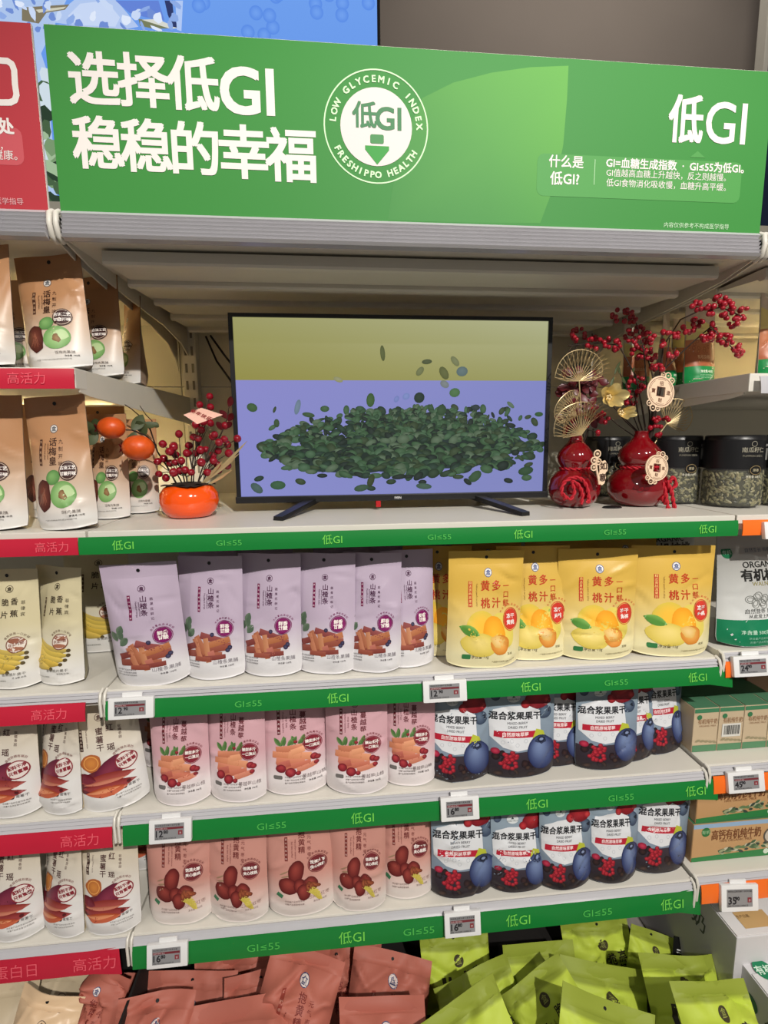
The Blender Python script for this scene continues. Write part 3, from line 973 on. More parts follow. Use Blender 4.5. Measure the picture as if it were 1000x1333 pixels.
# ------------------------------------------------------------------ setting
YB = 1.58
mb = MB()
mb.box((-3.0, -3.5, -0.05), (5.0, 4.0, 0.0))
struct(mb.build('floor', M['floor']))
mb = MB()
zs = [0.0, 0.28, 0.60, 0.92, 1.24, 1.56, 1.88, 2.06]
for x0, x1 in ((-1.25, 0.0), (0.0, 1.25), (1.25, 2.5)):
    for a, b in zip(zs, zs[1:]):
        mb.box((x0 + 0.001, YB, a + 0.0012), (x1 - 0.001, YB + 0.02, b - 0.0012), bev=0.0012)
struct(mb.build('wall_back', M['panel']))
struct(MB().box((-3.0, 3.2, 0.0), (6.0, 3.25, 4.4)).build('wall_rear', M['grey']))


def hung(name, label, cat, loc, group=None):
    return thing(name, label, cat, loc, group=group)


# advert screen and panels above the shelving
t = hung('video_screen', 'lit blue advert screen showing ice cubes high behind the signs', 'screen', (-0.6, 2.66, 2.9))
MB().box((-2.4, 2.605, 2.0), (0.70, 2.68, 4.0), bev=0.004).build('screen_frame', M['black'], t, loc=-t.location)
p = Print()
p.rect(-2.38, 2.02, .685, 3.98, (84, 134, 226), layer=0, nx=12, ny=6, col2=(120, 168, 240))


def spx(*pts):
    return [(at(x, y, Y=2.6).x, at(x, y, Y=2.6).z) for x, y in pts]


p.poly(spx((-40, -20), (95, -20), (80, 5), (70, 26), (50, 60), (60, 90), (78, 300), (40, 300), (20, 120), (-40, 40)), (172, 196, 234), layer=1)
p.poly(spx((66, 28), (78, 14), (100, -4), (140, -12), (160, 10), (180, 34), (150, 40)), (176, 198, 238), layer=3)
p.poly(spx((88, 20), (104, 4), (138, 0), (156, 22), (150, 34), (100, 32)), (198, 214, 244), layer=4)
p.poly(spx((28, 9), (90, 5), (84, 12), (60, 16), (50, 30), (28, 26)), (126, 118, 96), layer=5)
p.poly(spx((46, 12), (86, 8), (82, 11), (50, 16)), (206, 204, 184), layer=6)
p.poly(spx((180, 24), (200, 26), (228, 36), (200, 37), (182, 33)), (118, 124, 92), layer=5)
p.poly(spx((184, 25), (204, 24), (232, 36), (222, 37)), (214, 216, 206), layer=6)
p.poly(spx((214, 0), (224, 0), (226, 20), (232, 36), (224, 34), (218, 18)), (44, 56, 104), layer=6)
p.poly(spx((228, 0), (238, 0), (236, 40), (230, 38)), (176, 200, 244), layer=6)
p.poly(spx((150, 0), (206, 0), (214, 26), (190, 22), (168, 16)), (98, 130, 214), layer=4)
rg = random.Random(3)
for k in range(46):
    x, y = rg.uniform(-20, 240), rg.uniform(-10, 38)
    c = rg.choice([(222, 232, 250), (140, 170, 228), (200, 216, 244), (110, 140, 210)])
    v = at(x, y, Y=2.6)
    p.oval(v.x, v.z, rg.uniform(.008, .03), rg.uniform(.006, .02), c, rg.uniform(0, 180), layer=7, wob=.12, seed=k, seg=12)
for k in range(30):
    x, y = rg.uniform(48, 82), rg.uniform(80, 290)
    c = rg.choice([(70, 96, 66), (40, 60, 44), (160, 186, 150), (120, 150, 110), (206, 220, 230)])
    v = at(x, y, Y=2.6)
    p.oval(v.x, v.z, rg.uniform(.02, .05), rg.uniform(.03, .08), c, rg.uniform(0, 180), layer=7, wob=.12, seed=k, seg=12)
for k in range(26):
    cx_, cz_, r_ = rg.uniform(-2.25, -1.05), rg.uniform(2.15, 3.1), rg.uniform(.10, .22)
    a_ = rg.uniform(0, 1.5)
    p.poly([(cx_ + r_ * math.cos(a_ + q), cz_ + r_ * .9 * math.sin(a_ + q)) for q in (0, 1.3, 2.2, 3.4, 4.6, 5.4)], [(188, 208, 242), (206, 220, 246), (160, 186, 232), (214, 226, 248), (176, 200, 240), (150, 180, 232)], layer=1)
for k in range(16):
    v = at(rg.uniform(250, 480), rg.uniform(-10, 55), Y=2.6)
    p.oval(v.x, v.z, .03, .03, (112, 160, 238), layer=7, edge=(88, 138, 228))
flat_print('advert_picture', p, t, M['ad'], (0, 2.604, 0), loc=-t.location)
t = hung('wall_panel', 'dark blue panel with pale edge trim at top right behind the sign', 'panel', (3.1, 2.62, 2.6))
MB().box((2.625, 2.6, 1.6), (3.6, 2.64, 4.2)).build('panel_board', M['navy'], t, loc=-t.location)
MB().box((2.60, 2.585, 1.6), (2.625, 2.645, 4.2), bev=0.004).build('edge_trim', M['steel'], t, loc=-t.location)

# uprights of the racking
for x, lb in ((0.036, 'grey slotted upright post at back between left bay and television bay'), (1.25, 'grey slotted upright post at back behind the red gourd vases')):
    t = hung('upright_post', lb, 'post', (x, YB - 0.02, 0.0))
    mb = MB()
    mb.box((-0.02, -0.018, 0.0), (0.02, 0.018, 2.05), bev=0.003)
    mb.build('post_column', M['steel'], t)
    mb = MB()
    for k in range(36):
        mb.box((-0.012, -0.0195, 0.3 + k * 0.048), (-0.006, -0.018, 0.325 + k * 0.048))
        mb.box((0.006, -0.0195, 0.3 + k * 0.048), (0.012, -0.018, 0.325 + k * 0.048))
    mb.build('slot_holes', M['slot'], t)


def letters(words, z0, z1, y0, y1, col_a, col_b, curl=None):
    """outlined words on a strip: (x, text, big)"""
    p = Print()
    hh = math.hypot(z1 - z0, y1 - y0)
    for x, tx, big in words:
        if big:
            p.text(x, hh * .50, hh * .62, tx, col_a, layer=2)
        else:
            p.text(x, hh * .48, hh * .46, tx, col_b, layer=2, sx=1.25)
    return p


def rack_shelf(label, x0, x1, z, yf, strip, colour, words=(), cols=((116, 206, 82), (78, 178, 80)), rail=True, sx=(0, 0), thick=0.03, out=0.006, curl=0.0, group=None, lw=True, brk=(True, True)):
    t = hung('rack_shelf', label, 'shelf', ((x0 + x1) / 2, (yf + YB) / 2, z - thick))
    o = -t.location
    mb = MB()
    mb.box((x0 + 0.002, yf, z - thick), (x1 - 0.002, YB - 0.002, z), bev=0.002)
    mb.build('shelf_board', M['shelf'], t, loc=o)
    for k, (x, on) in enumerate(((x0 + 0.004, brk[0]), (x1 - 0.007, brk[1]))):
        if on:
            mb = MB()
            mb.plate([(yf + 0.015, z - 0.001), (YB - 0.004, z - 0.001), (YB - 0.004, z - 0.085), (YB - 0.08, z - 0.075), (yf + 0.05, z - 0.045), (yf + 0.015, z - 0.04)], x, x + 0.003, slant=.045 if z == ZU and k else 0)
            mb.build('bracket', M['steel'], t, loc=o)
    zt, zb = strip
    if rail:
        mb = MB()
        r0 = z - 0.004
        mb.prism([(yf, r0), (yf - 0.004, r0 + 0.002), (yf - 0.006, r0 - 0.002), (yf - 0.0035, r0 - 0.004), (yf - 0.009, r0 - 0.008), (yf - 0.0055, r0 - 0.010), (yf - 0.011, r0 - 0.0145), (yf - 0.008, zt + 0.001), (yf - 0.001, zt - 0.001)], x0 + 0.006, x1 - 0.006)
        mb.build('price_rail', M['rail'], t, loc=o)
        for x in (x0 + 0.004, x1 - 0.004):
            MB().tube([(x, yf + 0.004, z + 0.001), (x, yf - 0.008, z - 0.003), (x, yf - 0.013, z - 0.016), (x, yf - 0.012, zb + 0.004)], 0.003, 6).build('rail_end_cap', M['shelf'], t, smooth=50, loc=o)
    # the coloured strip, leaning out at its foot
    ya, yb_ = yf - 0.013, yf - 0.013 - out
    n = 24
    a, b = x0 + sx[0], x1 + sx[1]
    vs, fs = [], []
    for i in range(n + 1):
        x = a + (b - a) * i / n
        q = max(0.0, (x - (b - 0.05)) / 0.05) if curl else 0.0
        for k in range(4):
            w = k / 3
            bow = -0.0015 * math.sin(PI * w)
            vs.append((x + (0.004 * w * q), ya + (yb_ - ya) * w + bow + curl * 0.35 * q * q, zt + (zb - zt) * w - curl * q * q * w))
    for i in range(n):
        for k in range(3):
            fs.append((i * 4 + k, i * 4 + k + 1, (i + 1) * 4 + k + 1, (i + 1) * 4 + k))
    m2 = MB().add(vs, fs)
    vb = [(x, y + 0.0016, zz) for x, y, zz in vs]
    m2.add(vb, [f[::-1] for f in fs])
    e = [i * 4 for i in range(n + 1)]
    for off in (0, 3):
        for i in range(n):
            q = [i * 4 + off, (i + 1) * 4 + off]
            m2.f.append((q[0], q[1], q[1] + len(vs), q[0] + len(vs)))
            m2.m.append(0)
    for i in (0, n):
        for k in range(3):
            m2.f.append((i * 4 + k, i * 4 + k + 1, i * 4 + k + 1 + len(vs), i * 4 + k + len(vs)))
            m2.m.append(0)
    st = m2.build('label_strip', M[colour], t, smooth=50, loc=o)
    if words:
        d = Vector((0, ya - yb_, zt - zb)).normalized()
        for wd_ in words:
            p = letters([wd_], zt, zb, ya, yb_, *cols)
            flat_print('strip_lettering', p, st, M['paper'], (0, yb_, zb), (1, 0, 0), d, (0, -d.z, d.y), lift=0.0022)
    return t


ZT, Z2, Z3, Z4, ZU = 1.243, 0.935, 0.668, 0.385, 1.527


def xs(lst, y, Y):
    return [(at(px, y, Y=Y).x, tx, big) for px, tx, big in lst]


LG, GI = '低GI', 'GI≤55'
SH = {}
SH['tv'] = rack_shelf('white shelf with green strip carrying the television and red vases', 0.0, 1.25, ZT, 0.935, (1.2345, 1.2035), 'green',
                      xs([(160, LG, 1), (298, GI, 0), (433, LG, 1), (572, GI, 0), (681, LG, 1), (800, GI, 0), (920, LG, 1)], 700, 0.92), rail=False, sx=(-0.008, -0.006), out=0.002)
SH['two'] = rack_shelf('white shelf with green strip under lavender hawthorn and gold peach pouches', 0.0, 1.25, Z2, 0.948, (0.9185, 0.884), 'green',
                       xs([(323, GI, 0), (440, LG, 1), (690, LG, 1), (800, GI, 0), (905, LG, 1)], 895, 0.935), sx=(0.006, 0.022), curl=0.012)
SH['three'] = rack_shelf('white shelf with green strip under pink cranberry pouches and upper berry pouches', 0.0, 1.25, Z3, 0.958, (0.650, 0.6105), 'green',
                         xs([(353, GI, 0), (472, LG, 1), (698, LG, 1), (806, GI, 0), (902, LG, 1)], 1050, 0.945), sx=(0.012, 0.02), curl=0.008)
SH['four'] = rack_shelf('lowest white shelf with green strip above the piles of loose bags', 0.0, 1.25, Z4, 0.964, (0.368, 0.3215), 'green',
                        xs([(342, GI, 0), (458, LG, 1), (545, GI, 0), (674, LG, 1), (776, GI, 0), (872, LG, 1)], 1200, 0.95), sx=(0.006, 0.012), curl=0.02)
GH = '高活力'
RC = ((226, 92, 106), (214, 70, 88))
rack_shelf('upper white shelf with short red strip at left under kraft plum pouches', -1.25, 0.008, ZU, 0.935, (1.5235, 1.490), 'red', xs([(35, GH, 1)], 490, 0.92), RC, rail=False, sx=(0, 0.003), thick=0.035, out=0.003, brk=(False, True))
rack_shelf('left bay white shelf with red strip level with the television shelf', -1.25, 0.0, ZT, 0.935, (1.2345, 1.2035), 'red', xs([(68, GH, 1)], 710, 0.92), RC, rail=False, sx=(0, -0.009), out=0.002)
rack_shelf('left bay white shelf with red strip under banana chip pouches', -1.25, 0.0, Z2, 0.948, (0.9185, 0.884), 'red', xs([(65, GH, 1)], 920, 0.935), RC, sx=(0, -0.03))
rack_shelf('left bay white shelf with red strip under upper sweet potato pouches', -1.25, 0.0, Z3, 0.958, (0.650, 0.6105), 'red', xs([(105, GH, 1)], 1085, 0.945), RC, sx=(0, -0.008))
rack_shelf('lowest left bay shelf with red strip under lower sweet potato pouches', -1.25, 0.0, Z4, 0.964, (0.368, 0.3215), 'red', xs([(12, '低蛋白日', 1), (125, GH, 1)], 1255, 0.95), RC, sx=(0, -0.022), curl=0.012)
rack_shelf('upper right bay white shelf holding grain bags beside the berry branches', 1.25, 2.5, ZU - 0.005, 0.935, (1.515, 1.482), 'rail', (), rail=False, sx=(0.012, 0), thick=0.035, brk=(True, False))
rack_shelf('right bay white shelf with orange strip under pumpkin seed jars', 1.25, 2.5, ZT, 0.935, (1.2345, 1.2035), 'orange', (), rail=False, sx=(0.004, 0), out=0.002)
rack_shelf('right bay white shelf with orange strip under organic walnut bags', 1.25, 2.5, Z2 + 0.012, 0.95, (0.9285, 0.896), 'orange', (), sx=(0.006, 0))
rack_shelf('right bay white shelf with orange strip under wrapped small milk cartons', 1.25, 2.5, Z3 + 0.008, 0.96, (0.656, 0.618), 'orange', (), sx=(0.012, 0))
rack_shelf('right bay white shelf with orange strip under two big milk cases', 1.25, 2.5, Z4 + 0.008, 0.966, (0.378, 0.335), 'orange', (), sx=(0.012, 0))


# sloping canopy shelves that carry the header signs
def canopy(label, x0, x1, ribs=True, light=None):
    t = hung('canopy_shelf', label, 'shelf', ((x0 + x1) / 2, 1.25, 1.72))
    o = -t.location
    yf = 0.935
    MB().prism([(yf, 1.765), (yf, 1.738), (yf + 0.02, 1.734), (YB - 0.003, 1.732), (YB - 0.003, 1.752)], x0 + 0.004, x1 - 0.004).build('top_board', M['steel'], t, loc=o)
    for x in (x0 + 0.004, x1 - 0.007):
        MB().plate([(yf, 1.767), (YB - 0.003, 1.767), (YB - 0.003, 1.60), (YB - 0.03, 1.64), (YB - 0.09, 1.668), (1.37, 1.688), (1.15, 1.703), (1.02, 1.715), (yf, 1.733)], x, x + 0.003, slant=.045 if x == .004 else 0).build('bracket', M['steel'], t, loc=o)
    if ribs:
        for k, y in enumerate((0.985, 1.110, 1.240, 1.375, 1.510)):
            z0 = 1.7075 - 0.0015 * k
            y1 = y + 0.150 if k < 4 else YB - 0.006
            ya = y - 0.010
            MB().prism([(ya, z0 + 0.022), (ya - 0.002, z0 + 0.004), (ya + 0.001, z0), (ya + 0.012, z0 - 0.0005), (ya + 0.018, z0 + 0.004), (y1, z0 + 0.0125), (y1, z0 + 0.014), (ya + 0.016, z0 + 0.022)], x0 + 0.050 - 0.006 * (k % 2), x1 - 0.050 + 0.006 * (k % 2)).build('under_rib', M['steel'], t, loc=o)
    mb = MB()
    n = 6
    prof = [(yf - 0.002, 1.774), (yf - 0.006, 1.774)]
    for k in range(n):
        zz = 1.768 - k * 0.0065
        prof += [(yf - 0.012 - 0.0012 * k, zz), (yf - 0.007 - 0.0012 * k, zz - 0.0045)]
    prof += [(yf - 0.004, 1.728), (yf - 0.002, 1.728)]
    mb.prism(prof, x0 + 0.012, x1 - 0.012)
    mb.build('price_rail', M['rail'], t, loc=o)
    for x in (x0 + 0.005, x1 - 0.005):
        MB().tube([(x, yf - 0.001, 1.774), (x, yf - 0.012, 1.768), (x, yf - 0.015, 1.752), (x, yf - 0.010, 1.733), (x, yf + 0.006, 1.729)], 0.0045, 8).build('rail_end_cap', M['shelf'], t, smooth=50, loc=o)
    return t


canopy('grey sloping canopy shelf with stepped underside above the television', 0.0, 1.25)
canopy('canopy shelf under the red sign above kraft plum pouches', -1.25, 0.0, ribs=False)
canopy('canopy shelf at far right above the grain bags', 1.25, 2.5)

# thin lit bars under the shelves
for lb, x0, x1, y, z in (('warm lit light bar under the upper left shelf', -1.2, -0.10, 1.36, 1.486),
                         ('warm lit light bar under canopy above kraft plum pouches', -1.2, -0.24, 1.42, 1.727),
                         ('added warm lit light bar under canopy above the grain bags', 1.62, 2.4, 1.25, 1.700)):  # the right-hand bar is an added source that brightens the wall
    t = hung('light_bar', lb, 'light', ((x0 + x1) / 2, y, z))
    h = (x1 - x0) / 2
    MB().box((-h, -0.014, -0.001), (h, 0.014, 0.006), bev=0.001).build('lamp_housing', M['steel'], t)
    MB().box((-h + 0.01, -0.010, -0.005), (h - 0.01, 0.010, -0.001), bev=0.001).build('lit_diffuser', M['led'], t)

# ------------------------------------------------------------------ header signs
SY = 0.9290


def sp(px, py):
    v = at(px, py, Y=SY)
    return v.x, v.z


MPX = (sp(500, 160)[0] - sp(480, 160)[0]) / 20


def mpx(x, y):
    return (sp(x + 10, y)[0] - sp(x - 10, y)[0]) / 20


W1, W2 = (232, 226, 222), (206, 240, 196)
t = hung('header_sign', 'long green sign with white lettering about choosing low GI', 'sign', (0.625, SY + 0.003, 1.742))
o = -t.location
p = Print()
for q in range(1):
    p.rect(0.0105, 1.743, 1.2395, 2.0425, (54, 132, 56), layer=0, nx=20, ny=4, col2=(56, 136, 58))
leafp = [(505, 287), (512, 240), (525, 185), (550, 128), (590, 108), (640, 95), (690, 88), (740, 86), (738, 130), (733, 190), (722, 240), (703, 291), (640, 291), (570, 289)]
cl = [(68, 152, 69), (70, 154, 69), (74, 158, 70), (84, 166, 72), (92, 174, 74), (98, 180, 76), (104, 186, 78), (108, 190, 80), (106, 188, 79), (100, 182, 76), (92, 174, 74), (80, 164, 72), (72, 156, 70), (69, 153, 69)]
p.poly([sp(*q) for q in leafp], np.array(cl) * .88, layer=2)
a, b = sp(700, 190), sp(962, 262)
p.rrect(a[0], b[1] - .004, b[0], a[1] - .012, .012, (76, 150, 74), layer=4)
p.poly([sp(898, 205), sp(918, 206), sp(908, 197)], (76, 150, 74), layer=4)
for ch, x, y in (('选', 122, 103), ('择', 187, 106), ('低', 252, 110), ('稳', 128, 187), ('稳', 191, 191), ('的', 254, 195), ('幸', 318, 199), ('福', 380, 203)):
    v = sp(x, y)
    p.text(v[0], v[1], 69 * mpx(x, y), ch, W1, bold=.021, layer=6, res=4)
v = sp(323, 117)
p.text(v[0], v[1], 78 * mpx(323, 117), 'GI', W1, bold=.022, layer=6, res=4)
v = sp(893, 156)
p.text(v[0], v[1], 63 * MPX, '低', W1, bold=.020, layer=6, res=4, sx=.82)
v = sp(946, 158)
p.text(v[0], v[1] - .001, 74 * MPX, 'GI', W1, bold=.008, layer=6, res=4, sx=.92)
v = sp(490, 166)
r = 68 * MPX
p.ring(v[0], v[1], r, r, .0022, W2, layer=5, seg=64)
p.oval(v[0], v[1], r * .685, r * .685, (226, 216, 214), layer=5, seg=48)
p.arctext(v[0], v[1], r * .835, r * .165, 'LOW GLYCEMIC INDEX', 173, 3, W2, bold=.03, layer=6)
p.arctext(v[0], v[1], r * .835, r * .165, 'FRESHIPPO HEALTH', 208, 328, W2, inside=True, bold=.03, layer=6)
p.text(v[0] - r * .22, v[1] + r * .20, r * .48, '低', (70, 128, 86), bold=.02, layer=8, res=4)
p.text(v[0] + r * .24, v[1] + r * .17, r * .55, 'GI', (70, 128, 86), bold=.02, layer=8, res=4)
p.rrect(v[0] - r * .12, v[1] - r * .29, v[0] + r * .14, v[1] - r * .13, r * .03, (74, 140, 84), layer=8)
p.poly([(v[0] - r * .22, v[1] - r * .33), (v[0] + r * .24, v[1] - r * .33), (v[0] + r * .24, v[1] - r * .40), (v[0] + .01 * r, v[1] - r * .66), (v[0] - r * .22, v[1] - r * .40)], (58, 152, 66), layer=8)
for tx, x, y, s in (('什么是', 737, 211, 16.5), ('低GI?', 735, 233, 18)):
    q = sp(x, y)
    p.text(q[0], q[1], s * MPX, tx, W1, bold=.015, layer=6)
q0, q1 = sp(774, 208), sp(774, 241)
p.rect(q0[0], q1[1], q0[0] + .0012, q0[1], (170, 214, 164), layer=6, nx=1, ny=1)
for tx, x, y, s, bd in (('GI=血糖生成指数  ·  GI≤55为低GI。', 789, 212, 13.6, .02), ('GI值越高血糖上升越快，反之则越慢。', 789, 225, 10.8, 0), ('低GI食物消化吸收慢，血糖升高平缓。', 789, 238, 10.8, 0)):
    q = sp(x, y)
    p.text(q[0], q[1], s * MPX, tx, W1, bold=bd, layer=6, align='l')
q = sp(864, 293)
p.text(q[0], q[1], 7.6 * MPX, '内容仅供参考不构成医学指导', (190, 226, 186), layer=6, align='l')
MB().box((0.010, SY, 1.742), (1.240, SY + 0.006, 2.0435), bev=0.001).build('sign_panel', M['shelf'], t, loc=o)
flat_print('printed_front', p, t, M['sign'], (0, SY, 0), loc=o)

t = hung('header_sign', 'red sign at top left edge with white lettering', 'sign', (-0.62, SY + 0.003, 1.742))
o = -t.location
p = Print()
p.rect(-1.239, 1.743, -.0085, 2.0425, (178, 52, 62), layer=0, nx=20, ny=4)
a, b = sp(-330, 150), sp(33, 216)
p.rrect(a[0], b[1], b[0], a[1], .012, (196, 84, 92), layer=2)
pts = [(-40, 79), (-5, 79), (10, 80), (16, 84), (19, 92), (20, 110), (22, 124), (20, 131), (14, 134), (0, 134)]
for (xa, ya), (xb, yb_) in zip(pts, pts[1:]):
    u, v = Vector(sp(xa, ya)), Vector(sp(xb, yb_))
    d = (v - u).normalized() * .0012
    n_ = Vector((-d.y, d.x)).normalized() * .0045
    p.poly([u - d + n_, v + d + n_, v + d - n_, u - d - n_], W1, layer=4)
q = sp(8, 165)
p.text(q[0], q[1], 19 * MPX, '处', W1, bold=.03, layer=6)
q = sp(23, 203)
p.text(q[0], q[1], 12 * MPX, '有益身体健康。', W1, layer=6, align='r')
q = sp(4, 190)
p.text(q[0], q[1], 12 * MPX, '补充能量，', W1, layer=6, align='r')
q = sp(31, 263)
p.text(q[0], q[1], 8.5 * MPX, '内容仅供参考不构成医学指导', (226, 170, 174), layer=6, align='r')
MB().box((-1.240, SY, 1.742), (-0.0080, SY + 0.006, 2.0435), bev=0.003).build('sign_panel', M['shelf'], t, loc=o)
flat_print('printed_front', p, t, M['sign'], (0, SY, 0), loc=o)

# ------------------------------------------------------------------ television
t = thing('television', 'black flat television showing green pumpkin seeds on its lit screen', 'television', (0.582, 1.15, ZT))
o = -t.location
TX0, TX1, TZ0, TZ1, TY = 0.2285, 0.9355, 1.264, 1.6665, 1.13
SX0, SX1, SZ0, SZ1 = 0.2375, 0.9265, 1.2785, 1.6585
mb = MB()
mb.box((TX0, TY, SZ1), (TX1, TY + 0.03, TZ1), bev=0.001)
mb.box((TX0, TY, SZ0), (SX0, TY + 0.03, SZ1))
mb.box((SX1, TY, SZ0), (TX1, TY + 0.03, SZ1))
mb.box((TX0 - 0.002, TY - 0.004, TZ0), (TX1 + 0.002, TY + 0.03, SZ0), bev=0.002)
mb.box((SX0, TY + 0.006, SZ0), (SX1, TY + 0.03, SZ1))
mb.box((0.36, TY + 0.03, 1.30), (0.80, TY + 0.065, 1.56), bev=0.01)
mb.build('television_frame', M['black'], t, loc=o)
p = Print()
sw, shh = SX1 - SX0, SZ1 - SZ0
hz = .66


def grad4(x0, y0, x1, y1, c00, c10, c01, c11, layer):
    vs, cs = [], []
    n, m = 12, 6
    for j in range(m + 1):
        for i in range(n + 1):
            u, v = i / n, j / m
            vs.append((x0 + (x1 - x0) * u, y0 + (y1 - y0) * v))
            cs.append([(c00[k] * (1 - u) + c10[k] * u) * (1 - v) + (c01[k] * (1 - u) + c11[k] * u) * v for k in range(3)])
    p.add(vs, grid(n, m), cs, layer)


grad4(SX0, SZ0 + shh * hz, SX1, SZ1, (160, 154, 78), (166, 166, 104), (172, 170, 112), (192, 194, 152), 0)
grad4(SX0, SZ0, SX1, SZ0 + shh * hz, (148, 152, 222), (140, 146, 208), (150, 150, 220), (140, 146, 212), 0)


def seed_shape(x, y, ln, wd, rot, c, layer, hi=26):
    p.oval(x, y, ln, wd, tuple(min(255, q + hi) for q in c), rot, layer=layer, edge=c, off=(0, wd * .25), rings=2, seg=12)


rg = random.Random(11)
seeds = []
for k, (u, v, ru, rv) in enumerate([(.5, .24, .36, .10), (.62, .32, .28, .10), (.35, .22, .22, .09), (.78, .28, .16, .08), (.55, .40, .16, .07)]):
    p.oval(SX0 + sw * u, SZ0 + shh * v, ru * sw, rv * shh, (38, 52, 44), layer=1 + .01 * k, edge=(46, 62, 60), wob=.10, seed=k, seg=30)
greens = [(46, 74, 50), (58, 88, 58), (34, 54, 42), (64, 94, 66), (28, 40, 34), (80, 100, 76), (50, 66, 42), (40, 58, 40)]
for k in range(900):
    a, q = rg.uniform(0, 2 * PI), rg.uniform(0, 1) ** .55
    u = .53 + .46 * q * math.cos(a)
    v = .285 + .185 * q * math.sin(a)
    v += .03 * math.cos((u - .55) * 5) * (1 if math.sin(a) > 0 else 0)
    if not .01 < u < .99:
        continue
    seeds.append((u, v, rg.uniform(.012, .022) * (1.3 - v), rg.uniform(.30, .75), rg.gauss(0, 24) + (rg.choice((0, 0, 0, 60)) if v > .35 else 0), rg.choice(greens)))
for k in range(150):
    u = rg.gauss(.60, .16)
    seeds.append((u, rg.uniform(.38, .51), rg.uniform(.010, .017), rg.uniform(.4, .7), rg.uniform(-90, 90), rg.choice(greens)))
for k in range(60):
    seeds.append((rg.uniform(.03, .97), rg.uniform(.03, .42), rg.uniform(.013, .019), rg.uniform(.4, .6), rg.gauss(0, 20), rg.choice(greens)))
seeds.sort(key=lambda q: -q[1])
for k, (u, v, ln, r, rot, c) in enumerate(seeds):
    seed_shape(SX0 + sw * u, SZ0 + shh * v, ln * sw, ln * r * sw, rot, c, 2 + k * .004)
for zx, zy, ln, wd, rot, c in [(461, 168, 22, 7, 95, (84, 92, 46)), (588, 192, 15, 7, 5, (70, 80, 46)), (568, 220, 15, 9, 50, (110, 116, 72)), (670, 190, 17, 9, -50, (116, 122, 80)), (638, 225, 20, 12, -60, (92, 98, 52)), (691, 220, 17, 14, 10, (92, 112, 112)), (334, 245, 14, 7, -20, (150, 150, 110)),
                               (425, 305, 20, 12, 85, (60, 92, 50)), (566, 298, 16, 15, 40, (34, 52, 44)), (670, 283, 16, 13, 10, (74, 112, 70)), (92, 326, 15, 12, -20, (62, 92, 56)), (218, 325, 22, 8, 75, (110, 130, 150)), (838, 320, 14, 6, -40, (90, 112, 90)), (733, 328, 13, 9, 0, (44, 56, 60)), (632, 335, 16, 14, 80, (50, 76, 50)),
                               (528, 294, 11, 9, 30, (124, 140, 200)), (500, 302, 10, 7, 60, (120, 134, 196)), (640, 258, 14, 10, -30, (120, 128, 130)), (925, 349, 13, 7, 0, (50, 86, 50)), (248, 348, 18, 7, -10, (60, 84, 56)), (158, 372, 8, 12, 0, (56, 80, 52)), (95, 565, 20, 12, -40, (70, 94, 90)), (155, 557, 22, 13, 0, (56, 92, 62)), (423, 548, 20, 10, 70, (54, 66, 40)), (890, 525, 24, 13, 10, (48, 76, 50)), (735, 540, 22, 14, 40, (56, 84, 56)), (395, 570, 22, 10, 10, (58, 84, 64)), (580, 568, 24, 9, -5, (64, 90, 76))]:
    seed_shape(SX0 + sw * (zx - 50) / 895, SZ1 - shh * (zy - 70) / 520, ln / 895 * sw, wd / 895 * sw, rot, c, 7, 16)
flat_print('lit_screen', p, t, M['screen'], (0, TY + 0.0055, 0), step=0.0002, loc=o)
p = Print()
p.text(.585, 1.2708, .0075, 'ᴘᴀɴᴅᴀ'.replace('ᴘᴀɴᴅᴀ', 'IVIIN'), (200, 200, 200), bold=.02, layer=2)
flat_print('maker_mark', p, t, M['paper'], (0, TY - 0.004, 0), loc=o)
for sg, xm, xf, yf_ in ((-1, 0.400, 0.330, 1.005), (1, 0.765, 0.832, 0.990)):
    mb = MB()
    for ye, xe in ((yf_, xf), (1.30, xf)):
        a, b = Vector((xm, TY + 0.02, 1.268)), Vector((xe, ye, ZT + 0.006))
        d = (b - a)
        side = d.cross(Vector((0, 0, 1))).normalized() * 0.011
        upv = Vector((0, 0, 0.006))
        vs = [a - side - upv, a + side - upv, a + side + upv, a - side + upv, b - side - upv, b + side - upv, b + side * .9 + upv * .4, b - side * .9 + upv * .4]
        mb.add(vs, [(0, 1, 2, 3), (7, 6, 5, 4), (0, 4, 5, 1), (1, 5, 6, 2), (2, 6, 7, 3), (3, 7, 4, 0)])
    mb.build('stand_foot', M['black'], t, loc=o)
MB().box((0.535, TY - 0.006, 1.250), (0.546, TY + 0.004, 1.264), bev=0.001).build('remote_sensor', mat('red_plastic', (170, 20, 26), 0.3), t, loc=o)
for k, pts in enumerate(([(268, 438, 1.55), (282, 470, 1.53), (300, 495, 1.48), (320, 530, 1.35)], [(274, 437, 1.55), (292, 462, 1.52), (306, 480, 1.45), (325, 500, 1.35)])):
    w = [at(x, y, Y=Y) for x, y, Y in pts]
    fine = []
    for i in range(len(w) - 1):
        for s in range(6):
            fine.append(w[i].lerp(w[i + 1], s / 6))
    tag(MB().tube(fine + [w[-1]], 0.003, 6).build('power_cable', M['cable'], smooth=60), ['black cable hanging left of the television, the longer lower one', 'black cable hanging left of the television, the upper one nearest its corner'][k], 'cable')

